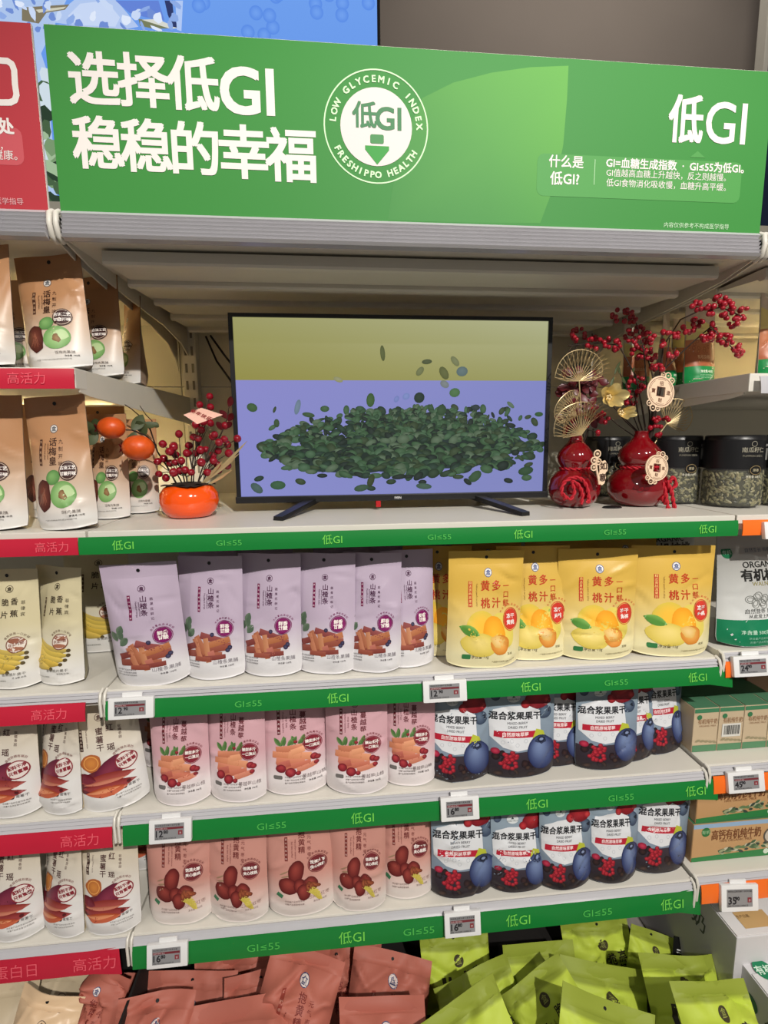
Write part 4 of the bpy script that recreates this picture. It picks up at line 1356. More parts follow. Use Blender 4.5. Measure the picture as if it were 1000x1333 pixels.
# ------------------------------------------------------------------ price tags
def price_tag(label, px0, px1, py0, py1, Y, price, tilt=-12, red=True, rot=0):
    c = at((px0 + px1) / 2, (py0 + py1) / 2, Y=Y)
    w = at(px1, (py0 + py1) / 2, Y=Y).x - at(px0, (py0 + py1) / 2, Y=Y).x
    h = at((px0 + px1) / 2, py0, Y=Y).z - at((px0 + px1) / 2, py1, Y=Y).z
    w, h = w - 0.002, h * 0.93
    t = thing('price_tag', label, 'price tag', (c.x, c.y, c.z), (R(tilt), R(rot), 0))
    MB().box((-w / 2, -0.005, -h / 2), (w / 2, 0.005, h / 2), bev=0.003).build('tag_body', M['tagw'], t, smooth=40)
    MB().box((-w * .22, 0.001, h / 2 - 0.002), (w * .22, 0.005, h / 2 + 0.008), bev=0.001).build('clip', M['tagw'], t)
    a, b, u, v = -w * .36, w * .33, -h * .32, h * .34
    s = MB().box((a, -0.0056, u), (b, -0.0045, v)).build('tag_screen', M['tagscr'], t)
    p = Print()
    ink = (40, 38, 42)
    ww, hh = b - a, v - u
    p.text(a + ww * .03, v - hh * .10, hh * .13, '休闲食品蜜饯果干类净含量', ink, layer=2, align='l')
    if red:
        p.rect(a + ww * .03, v - hh * .36, b - ww * .02, v - hh * .22, (112, 44, 52), layer=2, nx=1, ny=1)
        p.text(a + ww * .05, v - hh * .29, hh * .10, '会员专享价 低GI', (206, 190, 190), layer=4, align='l')
    big, small = price
    p.text(a + ww * .05, v - hh * .60, hh * .58, big, ink, bold=.02, layer=3, align='l')
    p.text(a + ww * (.06 + .125 * len(big)), v - hh * .50, hh * .30, small, ink, bold=.03, layer=3, align='l')
    p.text(a + ww * .03, u + hh * .09, hh * .10, '规格 产地 见包装 计价单位 袋', ink, layer=2, align='l')
    p.rect(b - ww * .2, u + hh * .26, b - ww * .05, v - hh * .46, (130, 52, 58), layer=2, nx=1, ny=1)
    p.text(b - ww * .125, u + hh * .38, hh * .14, '惠', (206, 190, 190), layer=4)
    flat_print('tag_print', p, s, M['paper'], (0, -0.0056, 0), lift=0.0003)
    return t


price_tag('white price tag at left end of the hawthorn pouch shelf', 141, 202, 907, 935, .928, ('12', '90'))
price_tag('white price tag between hawthorn and peach pouches reading 12', 550, 608, 885, 913, .928, ('12', '90'))
price_tag('white price tag at left end of the pink cranberry pouch shelf', 194, 251, 1066, 1095, .936, ('12', '80'))
price_tag('white price tag reading 16 under the upper row of berry pouches', 573, 624, 1037, 1066, .936, ('16', '80'))
price_tag('white price tag at left end of the date pouch shelf', 191, 246, 1228, 1256, .942, ('16', '80'))
price_tag('white price tag reading 16 under the lower row of berry pouches', 578, 626, 1187, 1216, .942, ('16', '80'))
price_tag('white price tag on orange strip under the walnut bag', 953, 1004, 853, 880, .930, ('24', '90'))
price_tag('white price tag on orange strip under wrapped small milk cartons', 946, 994, 1004, 1030, .940, ('45', '90'))
price_tag('white price tag reading 35 on orange strip under the milk cases', 937, 986, 1152, 1183, .944, ('35', '90'), red=False, rot=4)
price_tag('white price tag cut by right edge under the pumpkin seed jars', 993, 1050, 678, 702, .915, ('39', '90'))

# ------------------------------------------------------------------ pouches standing on the shelves
N = 'snack_pouch'


def stand(label, design, px, py, z, w, h, d, rotz, seed, lean=-3, cat='pouch', group=None, dy=0.0, roll=0.0, name=N, **k):
    v = at(px, py, Z=z)
    return make_pouch(name, label, cat, design, (v.x, v.y + d * 0.42 + dy, z + 0.001), rotz, lean, w, h, d, seed, roll, group, **k)


G = 'lavender hawthorn pouches on the second shelf'
L = 'lavender hawthorn stick pouch '
stand(L + 'at left end, tilted forward over the corner price tag', 'hawthorn', 197, 893, Z2, .142, .240, .060, -2, 11, 4, group=G, roll=-2.5, wr=.0022)
stand(L + 'second from the left, right of the forward tilted one', 'hawthorn', 276, 886, Z2, .128, .242, .055, -8, 12, -2, group=G)
stand(L + 'third from the left in its row', 'hawthorn', 352, 882, Z2, .128, .243, .055, -10, 13, -3, group=G)
stand(L + 'fourth from the left in its row', 'hawthorn', 424, 879, Z2, .126, .241, .055, -11, 14, -3, group=G)
stand(L + 'fifth from the left, left of the turned end one', 'hawthorn', 486, 877, Z2, .120, .240, .055, -12, 15, -3, group=G)
stand(L + 'at right end of its row, turned beside the yellow ones', 'hawthorn', 536, 876, Z2, .112, .240, .050, 6, 16, -4, group=G, dy=.02)
for k, px in enumerate((250, 330, 440, 520)):
    v = at(px, 880, Z=Z2)
    make_pouch(N, L + ['hidden behind the second one', 'hidden behind the third one', 'hidden behind the fourth one', 'hidden behind the turned end one'][k], 'pouch', 'hawthorn', (v.x + .012, 1.10, Z2 + .001), -6, -3, .126, .250, .055, 40 + k, 0, G)
G = 'gold peach pouches on the second shelf'
L = 'gold yellow peach pouch '
stand(L + 'in shade next to the lavender row, set furthest back', 'peach', 575, 862, Z2, .150, .236, .055, -8, 21, -4, group=G, dy=.025)
stand(L + 'nearest the front, leaning beside the shaded one', 'peach', 632, 871, Z2, .158, .240, .055, 2, 22, -1, group=G, roll=1.5, wr=.0024)
stand(L + 'in the middle, tucked behind the front leaning one', 'peach', 700, 864, Z2, .155, .240, .055, -6, 23, -3, group=G, dy=.012)
stand(L + 'second from the right, with crease down its left side', 'peach', 781, 860, Z2, .168, .234, .058, -6, 24, -2, group=G, wr=.0026)
stand(L + 'at right end of its row beside the walnut bag', 'peach', 878, 856, Z2, .182, .236, .060, -4, 25, -2, group=G, roll=1.0)
for k, px in enumerate((650, 760, 860)):
    v = at(px, 860, Z=Z2)
    make_pouch(N, L + ['in the second row behind the front leaning one', 'in the second row behind the creased one', 'in the second row behind the end one'][k], 'pouch', 'peach', (v.x + .01, 1.115, Z2 + .001), -4, -3, .165, .246, .055, 50 + k, 0, G)

G = 'pink cranberry pouches on the third shelf'
L = 'pink cranberry hawthorn pouch '
stand(L + 'at left end of its row by the shelf seam', 'cranberry', 234, 1050, Z3, .118, .226, .060, -4, 31, -2, group=G)
stand(L + 'second from the left in its row', 'cranberry', 308, 1046, Z3, .122, .228, .056, -8, 32, -3, group=G)
stand(L + 'in the middle, standing alone with sagging foot', 'cranberry', 386, 1036, Z3, .142, .226, .062, 3, 33, -3, group=G, wr=.0024)
stand(L + 'second from the right in its row', 'cranberry', 466, 1036, Z3, .132, .226, .058, -6, 34, -3, group=G, wr=.0022)
stand(L + 'at right end of its row beside the blue berry pouches', 'cranberry', 534, 1028, Z3, .118, .228, .055, -8, 35, -3, group=G, dy=.008)
for k, px in enumerate((212, 300, 440)):
    v = at(px, 1030, Z=Z3)
    make_pouch(N, L + ['in second row peeping out at the left end', 'in second row behind the second one', 'in second row behind the middle gap'][k], 'pouch', 'cranberry', (v.x - .02, 1.115, Z3 + .001), -4, -3, .130, .228, .055, 60 + k, 0, G)

L = 'blue grey mixed berry pouch '
G = 'berry pouches on the third shelf'
stand(L + 'at left end of the upper berry row', 'berry', 601, 1019, Z3, .134, .208, .052, -4, 71, -3, group=G, wr=.0026)
stand(L + 'second from left in the upper row, widest and nearest', 'berry', 682, 1014, Z3, .156, .212, .052, 2, 72, -3, group=G, wr=.0026)
stand(L + 'third from left in the upper row, half hidden', 'berry', 738, 1006, Z3, .130, .208, .052, 4, 73, -3, group=G, dy=.02)
stand(L + 'fourth from left in the upper row, fully facing out', 'berry', 795, 1003, Z3, .150, .206, .052, 2, 74, -3, group=G, wr=.0026)
stand(L + 'second from right in the upper row', 'berry', 838, 999, Z3, .128, .214, .052, 10, 75, -3, group=G, dy=.022)
stand(L + 'at right end of the upper row by the milk cartons', 'berry', 880, 992, Z3, .122, .216, .052, 14, 76, -4, group=G, dy=.03)
G = 'berry pouches on the fourth shelf'
stand(L + 'at left end of the lower row, beside the dates', 'berry', 607, 1169, Z4, .152, .222, .052, 2, 81, -3, group=G, wr=.0026)
stand(L + 'second from left in the lower row, slumped lowest', 'berry', 680, 1163, Z4, .136, .196, .052, 3, 82, -4, group=G, wr=.003)
stand(L + 'in the middle of the lower row', 'berry', 741, 1159, Z4, .130, .212, .052, 2, 83, -3, group=G)
stand(L + 'second from right in the lower row', 'berry', 803, 1151, Z4, .128, .214, .050, 5, 84, -4, group=G, roll=2)
stand(L + 'at right end of the lower row, leaning sideways', 'berry', 868, 1144, Z4, .146, .222, .050, 6, 85, -4, group=G, roll=5, dy=.012)

G = 'dusty rose date pouches on the fourth shelf'
L = 'dusty rose red date pouch '
stand(L + 'at left end of its row by the shelf seam', 'date', 233, 1205, Z4, .136, .240, .060, -3, 91, -2, group=G, wr=.0022)
stand(L + 'second from the left in its row', 'date', 309, 1202, Z4, .132, .240, .056, -8, 92, -2, group=G)
stand(L + 'in the middle of its row with gaps either side', 'date', 393, 1194, Z4, .146, .236, .060, 2, 93, -3, group=G)
stand(L + 'second from the right in its row', 'date', 468, 1187, Z4, .122, .234, .055, -6, 94, -2, group=G)
stand(L + 'at right end, set back beside the berry pouches', 'date', 530, 1171, Z4, .128, .232, .055, -4, 95, -4, group=G)
for k, px in enumerate((345, 450)):
    v = at(px, 1190, Z=Z4)
    make_pouch(N, L + ['in shade behind, seen through the gap left of the middle', 'in shade behind the second from the right'][k], 'pouch', 'date', (v.x, 1.11, Z4 + .001), -4, -3, .132, .236, .055, 65 + k, 0, G)

# left bay
L = 'kraft brown plum pouch '
G = 'kraft plum pouches on the upper left shelf'
stand(L + 'on upper shelf cut off by the left edge', 'plum', -52, 474, ZU, .120, .203, .06, -8, 101, -3, group=G, dy=.03)
stand(L + 'on upper shelf front, second from the left edge', 'plum', 68, 481, ZU, .122, .203, .062, -8, 102, -3, group=G, dy=.008, roll=-4)
stand(L + 'on upper shelf behind the front one, partly shaded', 'plum', 121, 493, ZU, .125, .203, .060, -16, 103, -3, group=G, roll=-3)
stand(L + 'on upper shelf furthest back and darkest', 'plum', 163, 501, ZU, .100, .195, .060, -50, 104, -3, group=G, dy=.02)
G = 'kraft plum pouches on the left television level shelf'
stand(L + 'on the middle shelf cut off by the left edge', 'plum', -18, 692, ZT, .132, .242, .065, -10, 105, -3, group=G)
stand(L + 'on the middle shelf front, showing green plum halves', 'plum', 76, 693, ZT, .114, .240, .066, -8, 106, -3, group=G, dy=.012, roll=-3.5)
stand(L + 'on the middle shelf behind the hanging persimmons, left one', 'plum', 128, 680, ZT, .090, .214, .060, -8, 107, -3, group=G, dy=.03)
stand(L + 'on the middle shelf behind the hanging persimmons, right one', 'plum', 171, 672, ZT, .086, .206, .060, -4, 108, -3, group=G, dy=.03)
L = 'cream banana chip pouch '
G = 'banana chip pouches on the left shelf'
stand(L + 'at the left edge, partly cut off', 'banana', 8, 899, Z2, .118, .226, .07, -6, 111, -3, group=G, wr=.003)
stand(L + 'standing slightly twisted in front', 'banana', 72, 893, Z2, .112, .226, .072, -22, 112, -3, group=G, wr=.003)
stand(L + 'standing in deep shade behind the others', 'banana', 118, 858, Z2, .135, .238, .06, 4, 113, -3, group=G, dy=.03)
L = 'cream white sweet potato pouch '
G = 'sweet potato pouches on the upper left shelf row'
stand(L + 'of the upper row at the left edge', 'potato', 2, 1068, Z3, .135, .226, .066, -6, 121, -3, group=G, wr=.003)
stand(L + 'of the upper row in the middle, turned sideways', 'potato', 74, 1061, Z3, .112, .228, .066, -28, 122, -3, group=G, wr=.003)
stand(L + 'of the upper row at right, tilted clear of the shelf', 'potato', 146, 1056, Z3, .132, .222, .060, 8, 123, -3, group=G, roll=-5, wr=.0022)
G = 'sweet potato pouches on the lower left shelf row'
stand(L + 'of the lower row at the left edge', 'potato', 8, 1228, Z4, .135, .232, .066, -6, 124, -3, group=G, wr=.003)
stand(L + 'of the lower row in the middle, turned sideways', 'potato', 78, 1221, Z4, .112, .232, .066, -28, 125, -3, group=G, wr=.003)
stand(L + 'of the lower row at right end', 'potato', 141, 1219, Z4, .122, .220, .060, -4, 126, -3, group=G, wr=.0026)
for z, px, py, lb in ((Z3, 168, 1040, 'upper'), (Z4, 165, 1200, 'lower')):
    v = at(px, py, Z=z)
    make_pouch(N, L + 'of the ' + lb + ' row hidden behind the right one', 'pouch', 'potato', (v.x - .02, 1.15, z + .001), 0, -3, .125, .224, .06, 130, 0, None)

# right bay
stand('white organic walnut bag with green foot at the right edge', 'walnut', 1002, 848, Z2 + .012, .185, .240, .075, 6, 141, -4, name='walnut_bag', cat='bag', dy=.02, hole=False)
v = at(960, 840, Z=Z2 + .012)
make_pouch('walnut_bag', 'white organic walnut bag in shade behind the front one', 'bag', 'walnut', (v.x - .03, 1.20, Z2 + .013), 4, -4, .20, .262, .075, 142, 0, None, hole=False)
L = 'grain bag with green foot on upper right shelf, '
G = 'grain bags on the upper right shelf'
for k, (X, Y, w, h, rz, lb) in enumerate(((1.262, 1.33, .085, .175, 10, 'leftmost and smallest behind the berries'), (1.345, 1.20, .088, .215, 8, 'brown top in the middle'), (1.285, 1.24, .05, .19, 40, 'dark narrow one turned edge on'), (1.452, 1.10, .10, .225, 12, 'pale topped at the right edge'), (1.40, 1.32, .10, .22, 8, 'in shade behind the right ones'))):
    make_pouch('grain_bag', L + lb, 'bag', 'grain', (X, Y, ZU - .004), rz, -3, w, h, .05, 150 + k, 0, G, hole=False)


for k, (X, Y, lb) in enumerate(((-.20, 1.13, 'in second row on the upper shelf, in the left gap'), (-.10, 1.16, 'in second row on the upper shelf, behind the front one'))):
    make_pouch(N, 'kraft brown plum pouch ' + lb, 'pouch', 'plum', (X, Y, ZU + .001), -6, -3, .125, .196, .06, 170 + k, 0, 'kraft plum pouches on the upper left shelf')
for k, (X, Y, lb) in enumerate(((-.155, 1.13, 'in second row on the middle shelf, in the dark gap'), (-.085, 1.20, 'in the second row behind the middle shelf front one'))):
    make_pouch(N, 'kraft brown plum pouch ' + lb, 'pouch', 'plum', (X, Y, ZT + .001), -6, -3, .125, .236, .06, 160 + k, 0, 'kraft plum pouches on the left television level shelf')


# pumpkin seed jars
def seed_jar(label, x, y, r=0.060, h=0.160):
    t = thing('seed_jar', label, 'jar', (x, y, ZT + .0005), (0, 0, 0), 'pumpkin seed jars on the right shelf')
    zs = h * .54
    MB().lathe([(r * .90, 0), (r * .98, .003), (r, .010), (r, zs)], 48).build('clear_body', M['glass'], t, smooth=50)
    rg = random.Random(int(x * 1000))
    p = MB()
    p.lathe([(r * .86, .004), (r * .93, .010), (r * .93, zs - .004), (r * .86, zs - .002)], 40, mi=2)
    for k in range(620):
        a, z = rg.uniform(0, 2 * PI), rg.uniform(.008, zs - .006)
        c = Vector((r * .935 * math.cos(a), r * .935 * math.sin(a), z))
        n = Vector((math.cos(a), math.sin(a), rg.uniform(-.3, .3))).normalized()
        u = Vector((-math.sin(a), math.cos(a), 0))
        w = n.cross(u).normalized()
        th = rg.uniform(0, PI)
        d1, d2 = u * math.cos(th) + w * math.sin(th), -u * math.sin(th) + w * math.cos(th)
        ln, wd = rg.uniform(.0055, .0078), rg.uniform(.0028, .0042)
        vs = [c + n * .0022] + [c + d1 * ln * math.cos(q * PI / 4) + d2 * wd * math.sin(q * PI / 4) for q in range(8)]
        p.add(vs, [(0, 1 + q, 1 + (q + 1) % 8) for q in range(8)], rg.choice((0, 1, 2)))
    f = p.build('seed_filling', [M['seed0'], M['seed1'], M['seed2']], t)
    f['kind'] = 'stuff'
    MB().lathe([(r * 1.004, zs), (r * 1.004, h * .93), (r * .98, h * .94), (r * .97, h * .985), (r * .93, h), (r * .4, h)], 48).build('black_sleeve', M['black'], t, smooth=40)
    q = Print()
    q.text(-.012, h * .80, .012, '南瓜籽仁', (150, 146, 130), bold=.01, layer=2)
    q.ring(-.012, h * .88, .006, .006, .001, (150, 146, 130), layer=2)
    q.text(-.012, h * .72, .006, 'PUMPKIN SEEDS', (130, 126, 112), layer=2)
    q.rect(.022, h * .66, .042, h * .82, (120, 120, 116), layer=2, nx=4, ny=4)
    q.text(.032, h * .86, .006, '营养成分', (190, 190, 186), layer=3)
    q.oval(-.004, zs - .002, .015, .012, (24, 22, 20), layer=2)
    q.ring(-.004, zs - .002, .013, .010, .001, (150, 130, 90), layer=3)
    q.text(-.004, zs - .002, .007, '原香', (190, 180, 150), layer=4)
    q.text(-.008, zs - .016, .006, '净含量 228克', (210, 206, 190), layer=4)
    V, F, K, Lr = q.arrays()
    an = V[:, 0] / r - PI / 2 + .12
    rr = r * 1.006 + .0004 + .0001 * Lr
    co = np.stack([rr * np.cos(an), rr * np.sin(an), V[:, 1]], 1)
    put(bpy.data.objects.new('printed_label', ink_mesh('printed_label', co, F, K, M['paper'])), t)
    return t


M['seed0'] = mat('pumpkin_seed_green', (108, 106, 74), .5, noise=.2, scale=120)
M['seed1'] = mat('pumpkin_seed_olive', (132, 126, 92), .5, noise=.2, scale=120)
M['seed2'] = mat('pumpkin_seed_dark', (52, 52, 32), .5, noise=.2, scale=120)
seed_jar('black topped pumpkin seed jar standing in front, nearest the shelf edge', 1.347, 1.070)
seed_jar('black topped pumpkin seed jar half hidden left of the front one', 1.262, 1.155)
seed_jar('black topped pumpkin seed jar cut by the right edge', 1.475, 1.065)
seed_jar('black topped pumpkin seed jar in shade behind the right gourd vase', 1.190, 1.330)

# milk cartons and cases
def carton(label, x, y, z, w, d, h, face, top, rows, cat='carton', name='milk_carton', group=None, rot=0):
    t = thing(name, label, cat, (x, y, z + .0005), (0, 0, R(rot)), group)
    MB().box((-w / 2, -d / 2, 0), (w / 2, d / 2, h), bev=.002).build('box_body', mat(name + '_card', face, .5, noise=.04, scale=30), t)
    q = Print()
    rows(q, w, h)
    flat_print('printed_front', q, t, M['film'], (0, -d / 2, 0))
    MB().box((-w / 2 + .001, -d / 2 + .001, h), (w / 2 - .001, d / 2 - .001, h + .0015), bev=.0006).build('top_panel', mat(name + '_top', top, .5, noise=.06, scale=20), t)
    return t


def small_face(q, w, h):
    q.rect(-w / 2 + .001, .001, w / 2 - .001, h * .16, (84, 132, 96), layer=1, nx=2, ny=1)
    q.rect(-w / 2 + .001, h * .90, w / 2 - .001, h - .001, (70, 128, 92), layer=1, nx=2, ny=1)
    q.oval(-w * .28, h * .80, .006, .006, (60, 120, 80), layer=2)
    q.text(.004, h * .70, .014, '有机纯牛奶', (150, 108, 78), layer=3, sx=.7)
    q.text(.004, h * .60, .006, 'ORGANIC MILK', (160, 124, 96), layer=3)
    for k in range(5):
        q.leaf(-w * .4 + k * w * .17, h * .24, .014, .006, 20 - 10 * k, (150, 140, 110), layer=2)


def barcode_face(q, w, h):
    small_face(q, w, h)
    q.rect(-w * .36, h * .32, w * .40, h * .62, (216, 214, 206), layer=5, nx=1, ny=1)
    rg = random.Random(2)
    x = -w * .28
    while x < w * .32:
        b = rg.choice((.0008, .0014, .002))
        q.rect(x, h * .37, x + b, h * .58, (40, 40, 40), layer=7, nx=1, ny=1)
        x += b + rg.choice((.0008, .0014))


zz = Z3 + .008
for k in range(4):
    carton('small beige milk carton in clear wrap, ' + ['leftmost of its row', 'the one with barcode label', 'third of its row, right of barcode', 'last of its row at right edge'][k], 1.282 + .0625 * k, 1.03, zz, .061, .05, .108, (196, 176, 146), (74, 122, 92), barcode_face if k == 1 else small_face, group='small milk cartons in the wrapped front row')
for k in range(4):
    carton('small beige milk carton in shade behind the front row, ' + ['first from left', 'second from left', 'third from left', 'fourth from left'][k], 1.282 + .0625 * k, 1.17, zz, .061, .05, .108, (180, 160, 132), (74, 122, 92), barcode_face if k == 1 else small_face, group='small milk cartons in the back row')  # back row uses a darker card colour, its shade painted in
carton('green topped tray box lying behind the small milk cartons', 1.375, 1.10, zz, .22, .07, .104, (80, 124, 96), (70, 118, 88), lambda q, w, h: q.rect(-w / 2 + .002, .002, w / 2 - .002, h - .002, (86, 128, 100), layer=1))
carton('plain brown cardboard box in shade at the right edge', 1.56, 1.22, zz, .16, .20, .15, (134, 104, 74), (140, 110, 80), lambda q, w, h: q.rect(-w * .3, h * .4, w * .2, h * .42, (90, 66, 46), layer=1), cat='box', name='cardboard_box')


def case_face(q, w, h):
    q.rect(-w / 2 + .001, .001, w / 2 - .001, h - .001, (186, 144, 98), layer=0, nx=4, ny=2, col2=(196, 158, 114))
    q.rect(-w / 2 + .001, h * .88, w / 2 - .001, h - .001, (146, 176, 206), layer=1, nx=2, ny=1)
    q.poly([(-w / 2 + .001, .001), (w / 2 - .001, .001), (w / 2 - .001, h * .22), (-w * .1, h * .16), (-w / 2 + .001, h * .12)], (44, 124, 66), layer=2)
    rg = random.Random(7)
    for k in range(60):
        x = rg.uniform(-w * .22, w * .48)
        y = h * (.20 + .10 * (x / w + .22)) + rg.uniform(0, h * .26) * (x / w + .45)
        q.leaf(x, y, rg.uniform(.010, .024), .007, rg.uniform(-30, 40), rg.choice([(98, 124, 84), (70, 98, 66), (150, 158, 120), (190, 186, 160), (56, 70, 60)]), layer=3)
    q.oval(-w * .36, h * .78, .011, .012, (38, 112, 62), layer=4)
    q.text(-w * .36, h * .78, .011, '有机', (170, 206, 160), layer=5)
    q.text(-w * .02, h * .68, .028, '高钙有机纯牛奶', (116, 70, 42), bold=.015, layer=5, sx=.66)
    q.text(-w * .02, h * .52, .009, '100% ORGANIC MILK', (136, 92, 60), layer=5)
    q.oval(w * .38, h * .55, .022, .022, (90, 84, 76), layer=5)
    q.oval(w * .38, h * .55, .018, .018, (196, 186, 170), layer=6)
    q.oval(w * .33, h * .14, .007, .007, (206, 220, 200), layer=6)


carton('brown milk case with green foot, the lower of the stack', 1.385, 1.075, Z4 + .008, .232, .15, .100, (176, 140, 98), (70, 120, 84), case_face, cat='case', name='milk_case', group='stacked milk cases')
carton('brown milk case with green foot, on top of the stack', 1.388, 1.078, Z4 + .1105, .232, .15, .100, (176, 140, 98), (70, 120, 84), case_face, cat='case', name='milk_case', group='stacked milk cases', rot=1)


def white_case(label, x0, x1, y0, y1, h, kraft, logo_):
    t = thing('shipping_box', label, 'box', ((x0 + x1) / 2, (y0 + y1) / 2, 0.001))
    w, d = (x1 - x0) / 2, (y1 - y0) / 2
    MB().box((-w, -d, 0), (w, d, h), bev=.002).build('box_body', mat('white_card', (206, 204, 206), .6, noise=.04, scale=14), t)
    MB().box((-w + .002, -d + .002, h), (w - .002, d - .06, h + .003), bev=.001).build('top_flap', mat('white_card_flap', (214, 212, 212), .6), t)
    q = Print()
    q.rect(kraft[0], kraft[1], kraft[2], kraft[3], (190, 156, 106), layer=1, nx=2, ny=2)
    if logo_:
        q.oval(-w + .035, d - .055, .021, .022, (30, 124, 84), layer=2)
        q.text(-w + .035, d - .055, .020, '有机', (206, 230, 212), bold=.02, layer=4)
    else:
        q.text(kraft[0] + .016, kraft[3] - .012, .008, '生产日期', (90, 66, 40), layer=4)
    flat_print('printed_top', q, t, M['paper'], (0, 0, h + .003), (1, 0, 0), (0, 1, 0), (0, 0, 1))
    q = Print()
    q.text(.05, h - .07, .05, '纯牛奶', (90, 96, 92), layer=2, bold=.01)
    q.oval(-.06, h - .06, .018, .018, (60, 110, 86), layer=2)
    flat_print('printed_side', q, t, M['paper'], (-w, 0, 0), (0, -1, 0), (0, 0, 1), (-1, 0, 0))


v0, v1 = at(958, 1222, Z=.30), at(926, 1176, Z=.30)
white_case('white shipping box with kraft sticker on top below orange strip', v0.x + .003, v0.x + .30, v0.y, v0.y + .42, .30, (-.115, -.195, -.040, -.155), False)
v0 = at(992, 1292, Z=.23)
v1 = at(948, 1232, Z=.23)
white_case('lower white shipping box with green oval logo in front corner', v1.x, v1.x + .30, v1.y - .26, v1.y - .005, .23, (-.14, -.22, .14, .028), True)

# ------------------------------------------------------------------ orange pot with berries
PX, PY = 0.138, 1.093
t = thing('flower_pot', 'glossy orange persimmon shaped pot holding red berries', 'pot', (PX, PY, ZT))
MB().lathe([(.028, 0), (.044, .003), (.055, .016), (.060, .034), (.058, .050), (.050, .062), (.042, .067), (.036, .066), (.034, .058), (.02, .05)], 48).build('pot_body', M['pot'], t, smooth=60)
mb = MB()
for k in range(4):
    a = R(90 * k + 20)
    c, s = math.cos(a), math.sin(a)
    vs = []
    for i in range(7):
        q = i / 6
        rr = .008 + .046 * q
        hw = .034 * math.sin(PI * min(1, .25 + .75 * (1 - q)) * .5) * (1 if q < .9 else .55)
        zz = .0695 + .0015 * math.sin(q * 9) - .004 * q * q
        vs += [(rr * c - hw * s, rr * s + hw * c, zz), (rr * c, rr * s, zz + .002), (rr * c + hw * s, rr * s - hw * c, zz)]
    f = []
    for i in range(6):
        b = 3 * i
        f += [(b, b + 1, b + 4, b + 3), (b + 1, b + 2, b + 5, b + 4)]
    mb.add(vs, f)
mb.lathe([(.034, .060), (.034, .066), (.02, .068)], 24)
mb.build('dry_calyx', M['calyx'], t)

BALL = MB().ball((0, 0, 0), 1.0, 14, 9).build('berry', M['berry'], smooth=80, link=False).data
BALL2 = MB().ball((0, 0, 0), 1.0, 10, 7).build('berry', M['berry2'], smooth=80, link=False).data


def arc_pts(a, b, sag, n=8, side=Vector((0, 0, 0))):
    a, b = Vector(a), Vector(b)
    return [a.lerp(b, i / n) + (Vector((0, 0, sag)) + side) * math.sin(PI * i / n) for i in range(n + 1)]


def berry_at(parent, loc, r, data):
    o = bpy.data.objects.new('berry', data)
    put(o, parent, loc)
    o.scale = (r, r, r * random.uniform(.9, 1.08))
    return o


random.seed(5)
base = Vector((PX, PY, ZT + .066))
sprays = [
    ('berry spray in orange pot leaning furthest left, low', [(205, 601), (213, 597), (207, 617), (216, 622), (222, 603), (226, 580)], 1.10),
    ('berry spray in orange pot with single tall berry at left', [(233, 565), (226, 582), (221, 588), (229, 592), (228, 602), (212, 578)], 1.11),
    ('berry spray in orange pot, low at centre left in front', [(226, 615), (234, 613), (241, 612), (249, 615), (243, 590), (236, 600)], 1.08),
    ('berry spray in orange pot, thick middle one', [(245, 590), (246, 580), (252, 569), (258, 571), (261, 586), (268, 585), (262, 602), (255, 590)], 1.10),
    ('berry spray in orange pot reaching highest behind the paper tag', [(273, 516), (260, 527), (274, 530), (255, 553), (265, 549), (274, 551), (262, 560)], 1.15),
    ('berry spray in orange pot, upper right towards television', [(277, 568), (285, 576), (292, 572), (296, 579), (293, 554), (309, 571), (284, 587), (279, 566)], 1.11),
    ('berry spray in orange pot, lower right one', [(278, 600), (283, 605), (298, 590), (296, 606), (270, 615), (284, 612), (277, 593)], 1.10),
]
for lb, pts, Y in sprays:
    t = thing('berry_spray', lb, 'berry spray', base, group='berry sprays in the orange pot')
    mb = MB()
    ps = [at(x, y, Y=Y + random.uniform(-.025, .025)) - base for x, y in pts]
    mid = sum(ps, Vector()) / len(ps) * .45
    mid.z = max(mid.z, .02)
    root = Vector((mid.x * .35, mid.y * .35, -.02))
    mb.tube(arc_pts(root, mid, .004, 6), .0016, 6)
    for q in ps:
        mb.tube(arc_pts(mid, q, random.uniform(-.004, .006), 5), .0010, 5)
    mb.build('stem', M['twig'], t, smooth=60)
    for q in ps:
        berry_at(t, q, random.uniform(.0078, .0092), BALL)

# persimmon branch rising out of the pot and bending to the left
t = thing('persimmon_branch', 'twig with two orange persimmons and green leaves arching left from the pot', 'branch', base)
w = [at(x, y, Y=Y) - base for x, y, Y in ((232, 634, 1.12), (218, 608, 1.12), (205, 588, 1.12), (196, 560, 1.12), (186, 545, 1.12), (172, 533, 1.12), (160, 525, 1.12))]
w2 = [at(x, y, Y=Y) - base for x, y, Y in ((203, 580, 1.11), (190, 567, 1.085), (172, 560, 1.06), (150, 559, 1.035), (128, 565, 1.02))]
w3 = [at(x, y, Y=Y) - base for x, y, Y in ((196, 558, 1.12), (198, 548, 1.12), (190, 540, 1.12), (182, 528, 1.12))]
mb = MB()
for q, r in ((w, .0022), (w2, .0018), (w3, .0014)):
    mb.tube(q, [r * (1 - .6 * i / len(q)) for i in range(len(q))], 6)
mb.build('twig', M['twig'], t, smooth=60)
